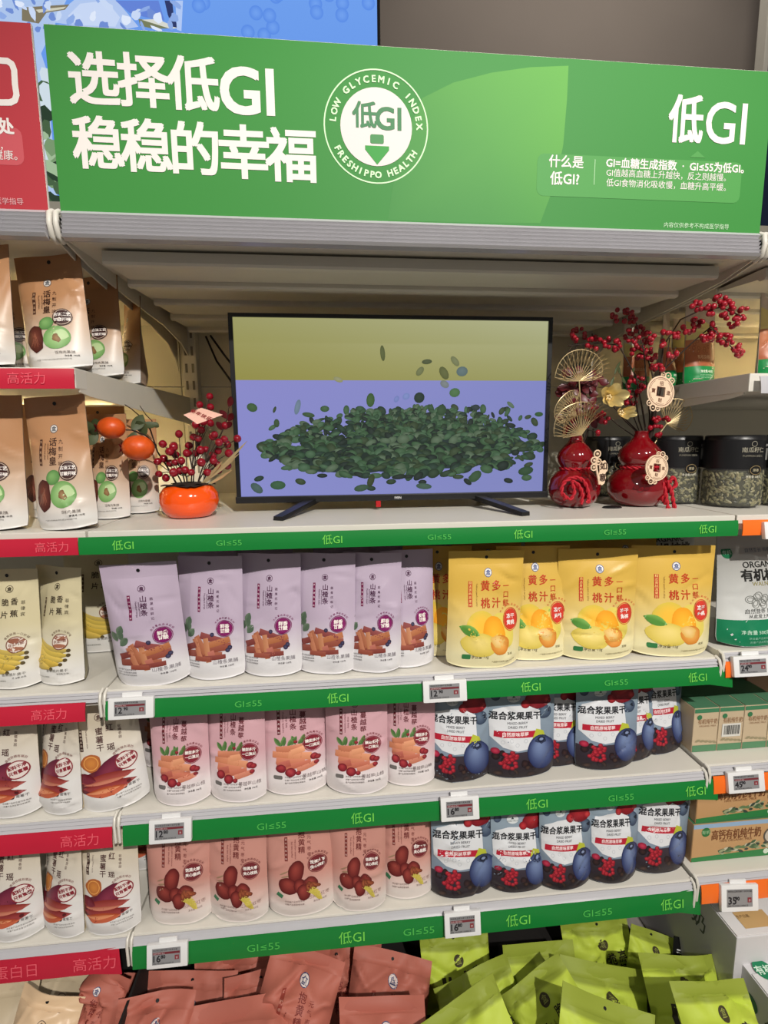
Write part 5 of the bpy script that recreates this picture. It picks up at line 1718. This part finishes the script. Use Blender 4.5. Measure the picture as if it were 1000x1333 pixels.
for x, y, r in ((145, 557, .0225), (180, 583, .0265)):
    c = at(x, y, Y=1.03) - base
    o = MB().ball((0, 0, 0), r, 28, 18, sq=(1.12, 1, .92)).build('persimmon', M['persim'], t, smooth=80, loc=c)
    mb = MB()
    for k in range(5):
        a = R(72 * k)
        mb.add([(-r * 1.05, 0, 0), (-r * 1.15, .007 * math.cos(a - .5), .007 * math.sin(a - .5)), (-r * 1.2, .014 * math.cos(a), .014 * math.sin(a)), (-r * 1.15, .007 * math.cos(a + .5), .007 * math.sin(a + .5))], [(0, 1, 2, 3)])
    mb.build('dry_crown', M['leafr'], o)


def leaf_obj(parent, base_, tip, wd, m, name='leaf', fold=.25, n=8):
    base_, tip = Vector(base_), Vector(tip)
    d = tip - base_
    sd = d.cross(Vector((0, 1, 0)))
    sd = sd.normalized() if sd.length > 1e-5 else Vector((1, 0, 0))
    nn = sd.cross(d).normalized()
    vs, f = [], []
    for i in range(n + 1):
        q = i / n
        h = wd / 2 * math.sin(PI * min(q * .98 + .01, 1)) ** .7
        c = base_ + d * q + nn * (.06 * d.length * math.sin(PI * q))
        vs += [c - sd * h + nn * h * fold, c, c + sd * h + nn * h * fold]
    for i in range(n):
        b = 3 * i
        f += [(b, b + 1, b + 4, b + 3), (b + 1, b + 2, b + 5, b + 4)]
    k = len(vs)
    vs += [v + nn * -.0006 for v in vs]
    f += [tuple(reversed([i + k for i in q])) for q in f]
    return MB().add(vs, f).build(name, m, parent, smooth=60)


for (a, b, wd) in (((128, 565), (100, 548), .020), ((126, 562), (124, 545), .022), ((128, 565), (110, 578), .020), ((125, 566), (118, 560), .016), ((172, 560), (186, 540), .024), ((184, 553), (206, 553), .014), ((198, 550), (207, 556), .012), ((176, 562), (168, 578), .020), ((190, 566), (178, 548), .022)):
    leaf_obj(t, at(*a, Y=1.005 + (a[0] - 100) * .001) - base, at(*b, Y=1.0 + (b[0] - 100) * .001) - base, wd, M['leaf'])
# twig with small leaves right of the pot
t = thing('leaf_twig', 'thin brown leafy twig behind the paper tag beside the television', 'branch', base)
w = [at(x, y, Y=1.13) - base for x, y in ((262, 634), (275, 600), (286, 570), (296, 545), (300, 520))]
MB().tube(w, .0014, 6).build('twig', M['twig'], t, smooth=60)
for a, b in (((298, 530), (301, 516)), ((296, 545), (286, 534)), ((297, 548), (303, 538)), ((290, 560), (282, 549)), ((292, 556), (302, 550))):
    leaf_obj(t, at(*a, Y=1.13) - base, at(*b, Y=1.12) - base, .013, M['leafr'])
t = thing('dried_grass', 'pale gold grass blades at right side of the orange pot', 'dried grass', base)
for k, (a, b) in enumerate((((258, 633), (312, 590)), ((258, 632), (305, 598)), ((262, 634), (322, 574)), ((266, 634), (302, 612)), ((262, 630), (290, 600)))):
    leaf_obj(t, at(*a, Y=1.095) - base, at(*b, Y=1.07) - base, .006, M['gold'], 'grass_blade')
t = thing('paper_tag', 'small pale pink paper tag with characters above the berries', 'tag', at(264, 542, Y=1.055))
c = at(264, 542, Y=1.055)
pts = [at(x, y, Y=Y) - c for x, y, Y in ((239, 540, 1.05), (262, 531, 1.07), (290, 540, 1.06), (257, 552, 1.04))]
MB().add([v for v in pts] + [v + Vector((0, .0012, .0003)) for v in pts], [(0, 1, 2, 3), (7, 6, 5, 4), (0, 4, 5, 1), (1, 5, 6, 2), (2, 6, 7, 3), (3, 7, 4, 0)]).build('tag_card', mat('pink_card', (224, 178, 160), .6, noise=.08, scale=90), t)
ux = (pts[3] - pts[0]) * .5 + (pts[2] - pts[1]) * .5
ux.normalize()
uy = (pts[1] - pts[0]).normalized()
nr = ux.cross(uy).normalized()
if nr.y > 0:
    nr = -nr
p = Print()
for k, ch in enumerate('新年快乐'):
    p.text(-.018 + .012 * k, 0, .011, ch, (132, 40, 40), bold=.02, layer=2)
flat_print('tag_lettering', p, t, M['paper'], tuple(sum(pts, Vector()) / 4), tuple(ux), tuple((uy - ux * uy.dot(ux)).normalized()), tuple(nr), lift=.0012)


# ------------------------------------------------------------------ red gourd vases
def cord(pts, r, seg=8):
    """two strands twisted round each other along a path"""
    mb = MB()
    fine = []
    for i in range(len(pts) - 1):
        p0, p1, p2, p3 = pts[max(i - 1, 0)], pts[i], pts[i + 1], pts[min(i + 2, len(pts) - 1)]
        for s in range(10):
            q = s / 10
            fine.append(.5 * ((2 * p1) + (p2 - p0) * q + (2 * p0 - 5 * p1 + 4 * p2 - p3) * q * q + (3 * p1 - p0 - 3 * p2 + p3) * q ** 3))
    fine.append(pts[-1])
    for ph in (0, PI):
        out = []
        L_ = 0
        for i, v in enumerate(fine):
            if i:
                L_ += (v - fine[i - 1]).length
            tg = (fine[min(i + 1, len(fine) - 1)] - fine[max(i - 1, 0)]).normalized()
            n = tg.cross(Vector((0.3, 1, 0.2))).normalized()
            b = tg.cross(n)
            a = L_ / (r * 5) * 2 * PI * .7 + ph
            out.append(v + (n * math.cos(a) + b * math.sin(a)) * r * .55)
        mb.tube(out, r * .62, seg)
    return mb


def gourd(label, x, y, s, hh):
    t = thing('gourd_vase', label, 'vase', (x, y, ZT))
    pr = [(.40, 0), (.62, .02), (.86, .09), (.99, .20), (1.0, .28), (.92, .38), (.72, .465), (.56, .505), (.535, .53), (.60, .565), (.68, .62), (.70, .67), (.64, .745), (.48, .82), (.32, .875), (.24, .92), (.22, .965), (.27, 1.0), (.21, 1.0), (.16, .95), (.10, .90)]
    MB().lathe([(r * s, z * hh) for r, z in pr], 56).build('vase_body', M['redglaze'], t, smooth=60)
    return t


VA = (0.995, 1.118)
VB = (1.148, 1.112)
va = gourd('smaller glossy red gourd vase beside the television', VA[0], VA[1], .0575, .168)
vb = gourd('larger glossy red gourd vase with two coin charms, right of the smaller', VB[0], VB[1], .068, .172)


def on(px, py, Y, o):
    return at(px, py, Y=Y) - Vector(o)


oa, ob = (VA[0], VA[1], ZT), (VB[0], VB[1], ZT)
k = [on(736, 650, 1.062, oa), on(731, 640, 1.058, oa), on(735, 628, 1.058, oa), on(746, 622, 1.056, oa), on(757, 624, 1.056, oa), on(764, 634, 1.056, oa), on(767, 652, 1.058, oa), on(764, 652, 1.056, oa)]
cord(k, .0040).build('red_cord', M['rope'], va, smooth=60)
k = [on(733, 643, 1.056, oa), on(742, 650, 1.054, oa), on(748, 640, 1.053, oa), on(745, 628, 1.053, oa), on(752, 630, 1.052, oa), on(758, 642, 1.052, oa), on(757, 656, 1.054, oa)]
cord(k, .0036).build('red_cord', M['rope'], va, smooth=60)
k = [Vector((.031 * math.cos(a), .031 * math.sin(a), .088)) for a in np.linspace(0, 2 * PI, 12)]
cord(k, .0034).build('red_cord', M['rope'], va, smooth=60)
k = [Vector((.0385 * math.cos(a), .0385 * math.sin(a), .089)) for a in np.linspace(0, 2 * PI, 12)]
cord(k, .0034).build('red_cord', M['rope'], vb, smooth=60)
for q, pts in enumerate(([(862, 628), (866, 640), (868, 652), (870, 662)], [(868, 626), (874, 640), (877, 655), (880, 668)], [(872, 628), (876, 622), (880, 630), (874, 638)], [(860, 634), (862, 645), (866, 656)])):
    k = [on(x, y, 1.050 + .002 * q, ob) for x, y in pts]
    cord(k, .0042).build('red_cord', M['rope'], vb, smooth=60)


def coin(label, px, py, Y, r, tilt):
    c = at(px, py, Y=Y)
    t = thing('coin_charm', label, 'charm', c, (R(-6), R(tilt), R(6)))
    mb = MB()
    n, hs, th = 48, r * .27, .0022
    out = [(r * math.cos(2 * PI * i / n), r * math.sin(2 * PI * i / n)) for i in range(n)]
    inn = []
    for i in range(n):
        a = 2 * PI * i / n
        m = max(abs(math.cos(a)), abs(math.sin(a)))
        inn.append((hs * math.cos(a) / m, hs * math.sin(a) / m))
    for yy, flip in ((-th / 2, 0), (th / 2, 1)):
        b = len(mb.v)
        f = [(i, (i + 1) % n, n + (i + 1) % n, n + i) for i in range(n)]
        mb.add([(x, yy, z) for x, z in out] + [(x, yy, z) for x, z in inn], [q[::-1] if flip else q for q in f])
    for i in range(n):
        j = (i + 1) % n
        mb.f += [(i, 2 * n + i, 2 * n + j, j), (n + j, 3 * n + j, 3 * n + i, n + i)]
        mb.m += [0, 0]
    mb.build('coin_disc', M['wood'], t)
    for a0, sgn in ((62, 1), (242, 1)):
        mb = MB()
        for j, (da, dr, rr) in enumerate(((-14, 1.10, .17), (6, 1.16, .20), (24, 1.08, .16))):
            a = R(a0 + da)
            cx, cz = r * dr * math.cos(a), r * dr * math.sin(a)
            mb.tube([(cx + r * rr * math.cos(q), 0, cz + r * rr * math.sin(q)) for q in np.linspace(0, 2 * PI, 17)], .0014, 6)
            mb.ball((cx, 0, cz), r * .06, 8, 6)
        mb.build('cloud_scroll', M['wood'], t, smooth=60)
    p = Print()
    p.ring(0, 0, r * .90, r * .90, r * .035, (112, 66, 46), layer=1, seg=40)
    for k in range(6):
        p.ring(0, 0, r * .80, r * .80, r * .025, (112, 66, 46), layer=1, seg=10, a0=60 * k + 8, a1=60 * k + 52)
    p.ring(0, 0, 0, 0, 0, (0, 0, 0)) if False else None
    for ch, x, z in (('招', 0, .52), ('财', 0, -.54), ('寶', -.55, 0), ('進', .55, 0)):
        p.text(x * r, z * r, r * .30, ch, (104, 60, 40), bold=.01, layer=3)
    q = hs
    for x0, z0, x1, z1 in ((-q - .0012, -q - .0012, q + .0012, -q), (-q - .0012, q, q + .0012, q + .0012), (-q - .0012, -q, -q, q), (q, -q, q + .0012, q)):
        p.rect(x0, z0, x1, z1, (92, 50, 34), layer=2, nx=1, ny=1)
    flat_print('burnt_lettering', p, t, M['paper'], (0, -th / 2, 0), lift=.0003, step=.00006)
    MB().tube([(0, -.001, r * .93), (.002, .004, r * 1.2), (.004, .014, r * 1.55)], .0006, 5).build('hanging_thread', M['gold'], t)
    return t


coin('upper pale wooden coin charm hanging among the berry branches', 860, 510, 1.035, .0335, 8)
coin('lower pale wooden coin charm hanging on the larger gourd vase', 855, 609, 1.028, .0280, 6)
# plum blossom charm with characters
c = at(779, 609, Y=1.045)
t = thing('blossom_charm', 'pale wooden cut-out charm with plum buds and two characters on smaller vase', 'charm', c, (0, 0, R(5)))
mb = MB()
for (x, z, r) in ((-.004, .030, .0075), (-.011, .016, .0068), (-.0005, .013, .0062), (-.011, .001, .0065)):
    mb.tube([(x + r * math.cos(a), 0, z + r * math.sin(a)) for a in np.linspace(0, 2 * PI, 21)], .0017, 6)
    mb.ball((x, 0, z), r * .45, 10, 6)
mb.tube([(-.004, 0, .024), (-.006, 0, .008), (-.003, 0, -.008), (.002, 0, -.026), (.004, 0, -.036)], .0026, 6)
mb.tube([(-.006, 0, -.002), (-.003, 0, -.006)], .0018, 6)
mb.build('bud_twig', M['wood'], t, smooth=60)
pts = [(.004, -.034), (.000, -.020), (.003, -.008), (.002, .004), (.008, .014), (.015, .016), (.021, .008), (.022, -.006), (.017, -.012), (.019, -.022), (.016, -.034), (.010, -.038)]
n = len(pts)
MB().add([(x, -.0012, z) for x, z in pts] + [(x, .0012, z) for x, z in pts], [tuple(range(n)), tuple(range(2 * n - 1, n - 1, -1))] + [(i, (i + 1) % n, n + (i + 1) % n, n + i) for i in range(n)]).build('cut_plate', M['wood'], t)
p = Print()
p.text(.0115, .004, .018, '如', (60, 36, 28), bold=.02, layer=2)
p.text(.0105, -.021, .018, '意', (60, 36, 28), bold=.02, layer=2)
flat_print('burnt_lettering', p, t, M['paper'], (0, -.0012, 0), lift=.0003)

# gold wire ginkgo leaves
def ginkgo(label, stem, tip, spread, half, Y, start, veins=17, lean=0.0):
    s0 = at(*start, Y=1.118)
    t = thing('ginkgo_leaf', label, 'gold leaf', s0)
    c = at(*stem, Y=Y)
    r0 = (at(*tip, Y=Y) - c)
    ln, a0 = r0.length, math.atan2(r0.z, r0.x)
    MB().tube([Vector((0, 0, -.02)), (c - s0) * .5 + Vector((0, -.004, 0)), c - s0], .0013, 6).build('stem', M['gold'], t, smooth=60)
    mb = MB()
    edge = []
    for k in range(veins):
        q = k / (veins - 1) * 2 - 1
        a = a0 + q * R(half)
        rr = ln * (1 - .16 * abs(q) ** 2) * (1 + .02 * math.sin(7 * k))
        e = c - s0 + Vector((rr * math.cos(a), -.012 * math.cos(q * 2) + lean * rr, rr * math.sin(a)))
        edge.append(e)
        m = (c - s0).lerp(e, .55) + Vector((-math.sin(a), 0, math.cos(a))) * .004 * q
        mb.tube([c - s0, m, e], [.0009, .0008, .0006], 5)
        for sg in (-1, 1):
            b = m.lerp(e, .35)
            a2 = a + sg * R(half * .085)
            mb.tube([m, b.lerp(c - s0 + Vector((rr * .94 * math.cos(a2), e.y, rr * .94 * math.sin(a2))), .5), c - s0 + Vector((rr * .98 * math.cos(a2), e.y, rr * .98 * math.sin(a2)))], .0005, 4)
    mb.tube([c - s0] + [edge[0].lerp(c - s0, .5)] + edge + [edge[-1].lerp(c - s0, .5), c - s0], .0010, 5)
    mb.build('wire_fan', M['gold'], t, smooth=60)


ginkgo('upper gold wire ginkgo leaf standing above the smaller vase', (754, 496), (755, 456), 0, 80, 1.09, (757, 574))
ginkgo('lower gold wire ginkgo leaf fanning left over the smaller vase', (757, 566), (738, 528), 0, 62, 1.075, (758, 575))
ginkgo('left gold wire ginkgo leaf behind, nearest the television', (752, 540), (726, 520), 0, 58, 1.115, (755, 575))
ginkgo('gold wire ginkgo leaf behind the upper coin charm at right', (868, 552), (893, 528), 0, 62, 1.13, (850, 572))

# dark red leaf cluster between the gold fans
t = thing('red_leaf_stem', 'dark crimson leaf stem standing behind the gold ginkgo leaves', 'branch', at(760, 574, Y=1.118))
s0 = t.location.copy()
MB().tube([Vector((0, 0, -.02)), at(758, 530, Y=1.12) - s0, at(765, 480, Y=1.12) - s0], .0016, 6).build('stem', M['twig'], t, smooth=60)
random.seed(9)
for k in range(64):
    x, y = random.uniform(734, 780), random.uniform(486, 560)
    a = at(x, y, Y=1.12 + random.uniform(-.012, .014)) - s0
    an = random.uniform(0, 6.28)
    leaf_obj(t, a, a + Vector((.024 * math.cos(an), random.uniform(-.006, .006), .024 * math.sin(an))), .017, M['leafr'])

# gold orchid
def orchid(label, px, py, Y, r, rots, start):
    c = at(px, py, Y=Y)
    t = thing('gold_flower', label, 'flower', c)
    s0 = at(*start, Y=1.12) - c
    MB().tube([Vector((0, 0, 0)), s0 * .4 + Vector((0, .012, .004)), s0], .0013, 6).build('stem', M['twig'], t, smooth=60)
    for k, (a, ln, wd) in enumerate(rots):
        a = R(a)
        d = Vector((math.cos(a), -.35, math.sin(a)))
        n, vs, f = 8, [], []
        sd = Vector((-math.sin(a), 0, math.cos(a)))
        for i in range(n + 1):
            q = i / n
            h = wd * r * math.sin(PI * (q * .9 + .06)) ** .6
            cc = d * (ln * r * q) + Vector((0, -.010 * math.sin(q * 2.2) - .012 * q * q, 0))
            for j in (-1, -.5, 0, .5, 1):
                vs.append(cc + sd * h * j + Vector((0, -.006 * (abs(j) ** 2) * math.sin(PI * q) - .0015 * (k % 2), 0)))
        for i in range(n):
            for j in range(4):
                b = 5 * i + j
                f.append((b, b + 1, b + 6, b + 5))
        kk = len(vs)
        vs += [v + Vector((0, .0008, 0)) for v in vs]
        f += [tuple(reversed([i + kk for i in q])) for q in f]
        MB().add(vs, f).build('petal', M['goldp'], t, smooth=70)
    mb = MB()
    for k in range(5):
        mb.ball((.004 * math.cos(k * 1.26), -.012, .004 * math.sin(k * 1.26)), .0032, 8, 6)
    mb.build('flower_heart', M['gold'], t, smooth=60)


orchid('upper open gold orchid flower between the two vases', 789, 518, 1.055, .030, [(150, 1.0, .42), (75, .95, .45), (10, 1.15, .42), (-40, .9, .36), (205, .8, .36), (-100, .7, .3)], (836, 567))
orchid('lower half closed gold orchid flower between the two vases', 805, 538, 1.06, .022, [(25, 1.1, .36), (-10, 1.15, .34), (160, .8, .36), (-60, .7, .3)], (838, 570))

# berry branches in the larger vase
def berry_branch(label, main, twigs, clusters, Y0=1.112, Y1=1.08, rb=.0052, src=None):
    s0 = at(*(src or (845, 572)), Y=Y0)
    t = thing('berry_branch', label, 'berry branch', s0, group='red berry branches in the vases')
    n = len(main)
    mp = [at(x, y, Y=Y0 + (Y1 - Y0) * i / (n - 1)) - s0 for i, (x, y) in enumerate(main)]
    mp[0] = Vector((0, 0, -.02))
    mb = MB()
    mb.tube(mp, [.0022 * (1 - .55 * i / n) for i in range(n)], 6)
    for tw in twigs:
        mb.tube([at(x, y, Y=Y1 + .004 * i) - s0 for i, (x, y) in enumerate(tw)], .0011, 5)
    mb.build('stem', M['twig'], t, smooth=60)
    for (x, y, rx, ry, cnt) in clusters:
        for k in range(cnt):
            a, q = random.uniform(0, 2 * PI), random.uniform(.15, 1) ** .5
            v = at(x + rx * q * math.cos(a), y + ry * q * math.sin(a), Y=Y1 + random.uniform(-.014, .014)) - s0
            berry_at(t, v, rb * random.uniform(.88, 1.15), BALL2)


random.seed(21)
berry_branch('berry branch rising to a tuft just under the canopy', [(845, 572), (846, 540), (842, 500), (838, 455), (828, 420)], [[(838, 455), (824, 440)], [(828, 420), (810, 414)]], [(812, 412, 19, 10, 18), (828, 436, 12, 14, 12), (845, 436, 10, 8, 8)], Y1=1.10)
berry_branch('berry branch bending left with berries beside the canopy rib', [(842, 572), (836, 530), (828, 490), (806, 450), (784, 446), (740, 450)], [[(745, 450), (739, 462)], [(752, 446), (749, 456)]], [(753, 436, 10, 9, 14), (772, 446, 11, 9, 13), (797, 447, 13, 9, 16), (820, 440, 9, 7, 8)], Y1=1.12)
berry_branch('berry branch with dark berries in the centre above the coin', [(846, 572), (850, 530), (850, 490), (843, 465), (835, 460)], [[(850, 490), (862, 470)]], [(830, 459, 10, 8, 12), (846, 462, 12, 9, 14), (852, 478, 7, 5, 4), (838, 448, 10, 6, 8)], Y1=1.13)
berry_branch('berry branch arching right at middle height below the long one', [(848, 572), (858, 520), (866, 480), (884, 462), (906, 442), (926, 425)], [[(866, 480), (872, 440)], [(872, 470), (880, 452)]], [(868, 432, 5, 5, 5), (862, 446, 5, 5, 4), (880, 436, 6, 4, 5), (895, 428, 10, 6, 12), (908, 420, 8, 6, 9), (920, 440, 8, 5, 10), (927, 430, 6, 10, 9), (876, 462, 6, 4, 6), (858, 478, 8, 4, 7)], Y1=1.04)
berry_branch('long berry branch reaching furthest right across the grain bags', [(850, 572), (856, 510), (864, 450), (886, 416), (912, 404), (940, 400), (966, 412)], [[(912, 404), (930, 398)], [(925, 425), (945, 444), (960, 460)]], [(908, 398, 8, 6, 9), (925, 402, 6, 8, 8), (938, 390, 7, 7, 8), (948, 398, 10, 6, 10), (952, 412, 16, 5, 14), (968, 406, 5, 9, 6), (944, 442, 9, 8, 12), (957, 452, 8, 8, 8), (964, 459, 6, 5, 6), (954, 422, 8, 4, 6)], Y1=1.0)
berry_branch('small crimson berry cluster low in the neck of the larger vase', [(848, 572), (852, 555), (858, 545)], [], [(850, 550, 12, 8, 8), (858, 562, 6, 8, 6), (866, 545, 5, 5, 3)], Y1=1.105)
berry_branch('crimson berry cluster behind the gold orchid flowers', [(842, 572), (832, 548), (826, 510)], [[(826, 510), (818, 498)], [(828, 520), (838, 490)]], [(826, 505, 9, 16, 16), (822, 520, 8, 10, 8), (834, 498, 6, 10, 6)], Y1=1.125)
berry_branch('few crimson berries at the mouth of the smaller vase', [(758, 574), (766, 560), (776, 562)], [], [(777, 564, 3, 2, 2), (768, 545, 8, 14, 10), (784, 545, 8, 8, 8)], Y1=1.095, src=(757, 574))
t = thing('bud_twig', 'thin twig with green gold buds between the orchid and branches', 'branch', at(838, 570, Y=1.12))
s0 = t.location.copy()
MB().tube([Vector((0, 0, -.01)), at(808, 556, Y=1.11) - s0, at(795, 545, Y=1.10) - s0], .0012, 6).build('stem', M['twig'], t, smooth=60)
MB().tube([Vector((0, 0, -.01)), at(826, 545, Y=1.11) - s0, at(815, 500, Y=1.10) - s0, at(806, 484, Y=1.10) - s0], .0012, 6).build('stem', M['twig'], t, smooth=60)
for x, y, x2, y2 in ((808, 488, 806, 478), (815, 500, 810, 490), (800, 490, 795, 505), (800, 488, 808, 470), (824, 485, 826, 478)):
    leaf_obj(t, at(x, y, Y=1.10) - s0, at(x2, y2, Y=1.095) - s0, .006, M['leaf'], 'bud')
t = thing('black_clip', 'small flat black oval lying on the shelf between the vases', 'clip', (1.066, 1.075, ZT))
MB().lathe([(.019, 0), (.020, .002), (.016, .0045), (.004, .005)], 28).build('clip_body', M['black'], t, smooth=50).scale = (1.15, .6, 1)

# ------------------------------------------------------------------ floor level bin with loose bags
t = thing('display_bin', 'dark floor level bin holding the piles of terracotta and lime bags', 'bin', (0.625, 0.95, 0))
o = -t.location
MB().box((0.006, .62, .0), (1.244, 1.30, .03)).build('bin_base', M['dark'], t, loc=o)
MB().box((0.006, 1.20, .03), (1.244, 1.215, .292)).build('bin_back', M['dark'], t, loc=o)
MB().box((.001, .75, .0), (.006, 1.20, .28)).build('bin_side', M['dark'], t, loc=o)
MB().box((0.006, .60, .0), (1.244, .615, .09), bev=.002).build('bin_lip', M['shelf'], t, loc=o)


def loose(label, design, px, py, Y, w, h, d, lean, rotz, seed, roll=0, name='snack_bag', cat='bag', group=None, wr=.011, **k):
    """a bag lying back in the pile, the middle of its top edge at a pixel"""
    lean -= 15
    top = at(px, py, Y=Y)
    m = Matrix.Rotation(R(rotz), 3, 'Z') @ Matrix.Rotation(R(roll), 3, 'Y') @ Matrix.Rotation(R(lean), 3, 'X')
    b = top - m @ Vector((0, 0, h * .985))
    return make_pouch(name, label, cat, design, b, rotz, lean, w, h, d, seed, roll, group, pillow=True, wr=wr, pinch=.03, **k)


G = 'terracotta bags in the bin'
L = 'matte terracotta bag '
for k, (px, py, Y, w, lean, rz, roll, lb) in enumerate((
        (455, 1226, 1.10, .16, -12, 0, 4, 'furthest back in the middle, only its top showing'),
        (308, 1240, 1.09, .20, -14, 4, -3, 'at the back with torn hole under the green strip'),
        (437, 1236, 1.07, .16, -16, 6, 10, 'in the back row, folded peak with blue white logo'),
        (184, 1270, 1.06, .13, -16, 0, 2, 'small, at back left behind the narrow one'),
        (512, 1242, 1.04, .19, -22, -8, 10, 'at the right end touching the lime bags'),
        (252, 1264, 1.02, .20, -18, -2, 4, 'wide, second row left of centre'),
        (340, 1264, .99, .155, -20, 6, 4, 'in the second row under the torn one'),
        (402, 1242, .955, .16, -22, -10, 16, 'steeply slanting in the middle of the pile'),
        (148, 1258, .985, .11, -16, -30, 6, 'narrow, turned edge on at the left end'),
        (206, 1297, .93, .15, -24, 2, 6, 'in the front row, second from left'),
        (318, 1303, .91, .23, -28, -2, -2, 'largest, front row centre with oval logo'),
        (497, 1298, .91, .18, -28, -4, -3, 'in the front row at right, leaning on lime bags'))):
    loose(L + lb, 'bulkdate', px, py, Y, w, w * 1.35 if w > .15 else w * 1.6, .065, lean, rz, 200 + k, roll, group=G)
G = 'lime bags in the bin'
L = 'lime green bag '
for k, (px, py, Y, w, lean, rz, roll, lb) in enumerate((
        (773, 1194, 1.13, .19, -10, 0, -1, 'furthest back under the green strip'),
        (590, 1214, 1.09, .175, -12, 2, 0, 'at back left behind the price tag'),
        (850, 1212, 1.09, .13, -14, -8, 18, 'at back right with black corner label'),
        (700, 1228, 1.04, .19, -16, 4, 4, 'in the second row centre with bright folded top'),
        (880, 1243, .96, .180, -20, 0, 4, 'wide, lying at right against the white boxes'),
        (612, 1264, .99, .185, -22, 6, -14, 'in the second row left, slanting up to right'),
        (788, 1258, .97, .215, -24, -6, 17, 'slanting down to right in the middle of the pile'),
        (690, 1270, .95, .16, -26, 8, -30, 'in front centre, steeply slanting up to right'),
        (588, 1306, .865, .20, -28, 6, -22, 'in front at left beside the terracotta bags'),
        (790, 1300, .845, .21, -28, -8, 22, 'in front, sloping down to right, mostly cut off'),
        (924, 1280, .83, .165, -22, 0, 1, 'in front at right with level top edge'))):
    loose(L + lb, 'lime', px, py, Y, w, w * 1.32, .060, lean, rz, 230 + k, roll, group=G, wr=.009)
v = at(890, 1234, Y=1.055)
t = thing('black_tag', 'small black label with white marks at corner of the back lime bag', 'label', v, (R(-20), R(14), R(-8)))
MB().box((-.028, -.0015, -.022), (.028, .0015, .022), bev=.001).build('label_card', M['black'], t)
p = Print()
p.rect(-.018, -.014, .0, -.011, (210, 210, 210), layer=1, nx=1, ny=1)
p.rect(-.018, -.008, -.002, -.005, (210, 210, 210), layer=1, nx=1, ny=1)
p.text(.014, -.008, .012, '钙', (200, 200, 200), layer=1)
flat_print('label_print', p, t, M['paper'], (0, -.0015, 0), lift=.0004)
# kraft bags at floor level of the left bay
MB_t = thing('display_bin', 'dark floor level bin under the left bay holding cream bags', 'bin', (-0.63, .95, 0))
MB().box((-1.24, .62, .0), (-.008, 1.30, .03)).build('bin_base', M['dark'], MB_t, loc=-MB_t.location)
MB().box((-1.24, 1.20, .03), (-.008, 1.215, .292)).build('bin_back', M['dark'], MB_t, loc=-MB_t.location)
loose('cream grey bag at back right under the lowest red strip', 'bulkcream', 84, 1256, 1.06, .21, .29, .07, -14, -4, 261, 0, wr=.003)
loose('cream grey bag with orange badge at the left edge', 'bulkcream', -6, 1276, 1.02, .19, .28, .07, -14, 0, 262, 0, wr=.003)
loose('tan bag standing in front of the cream grey bags', 'bulktan', 68, 1293, .95, .135, .20, .07, -12, -10, 263, 5, wr=.003)
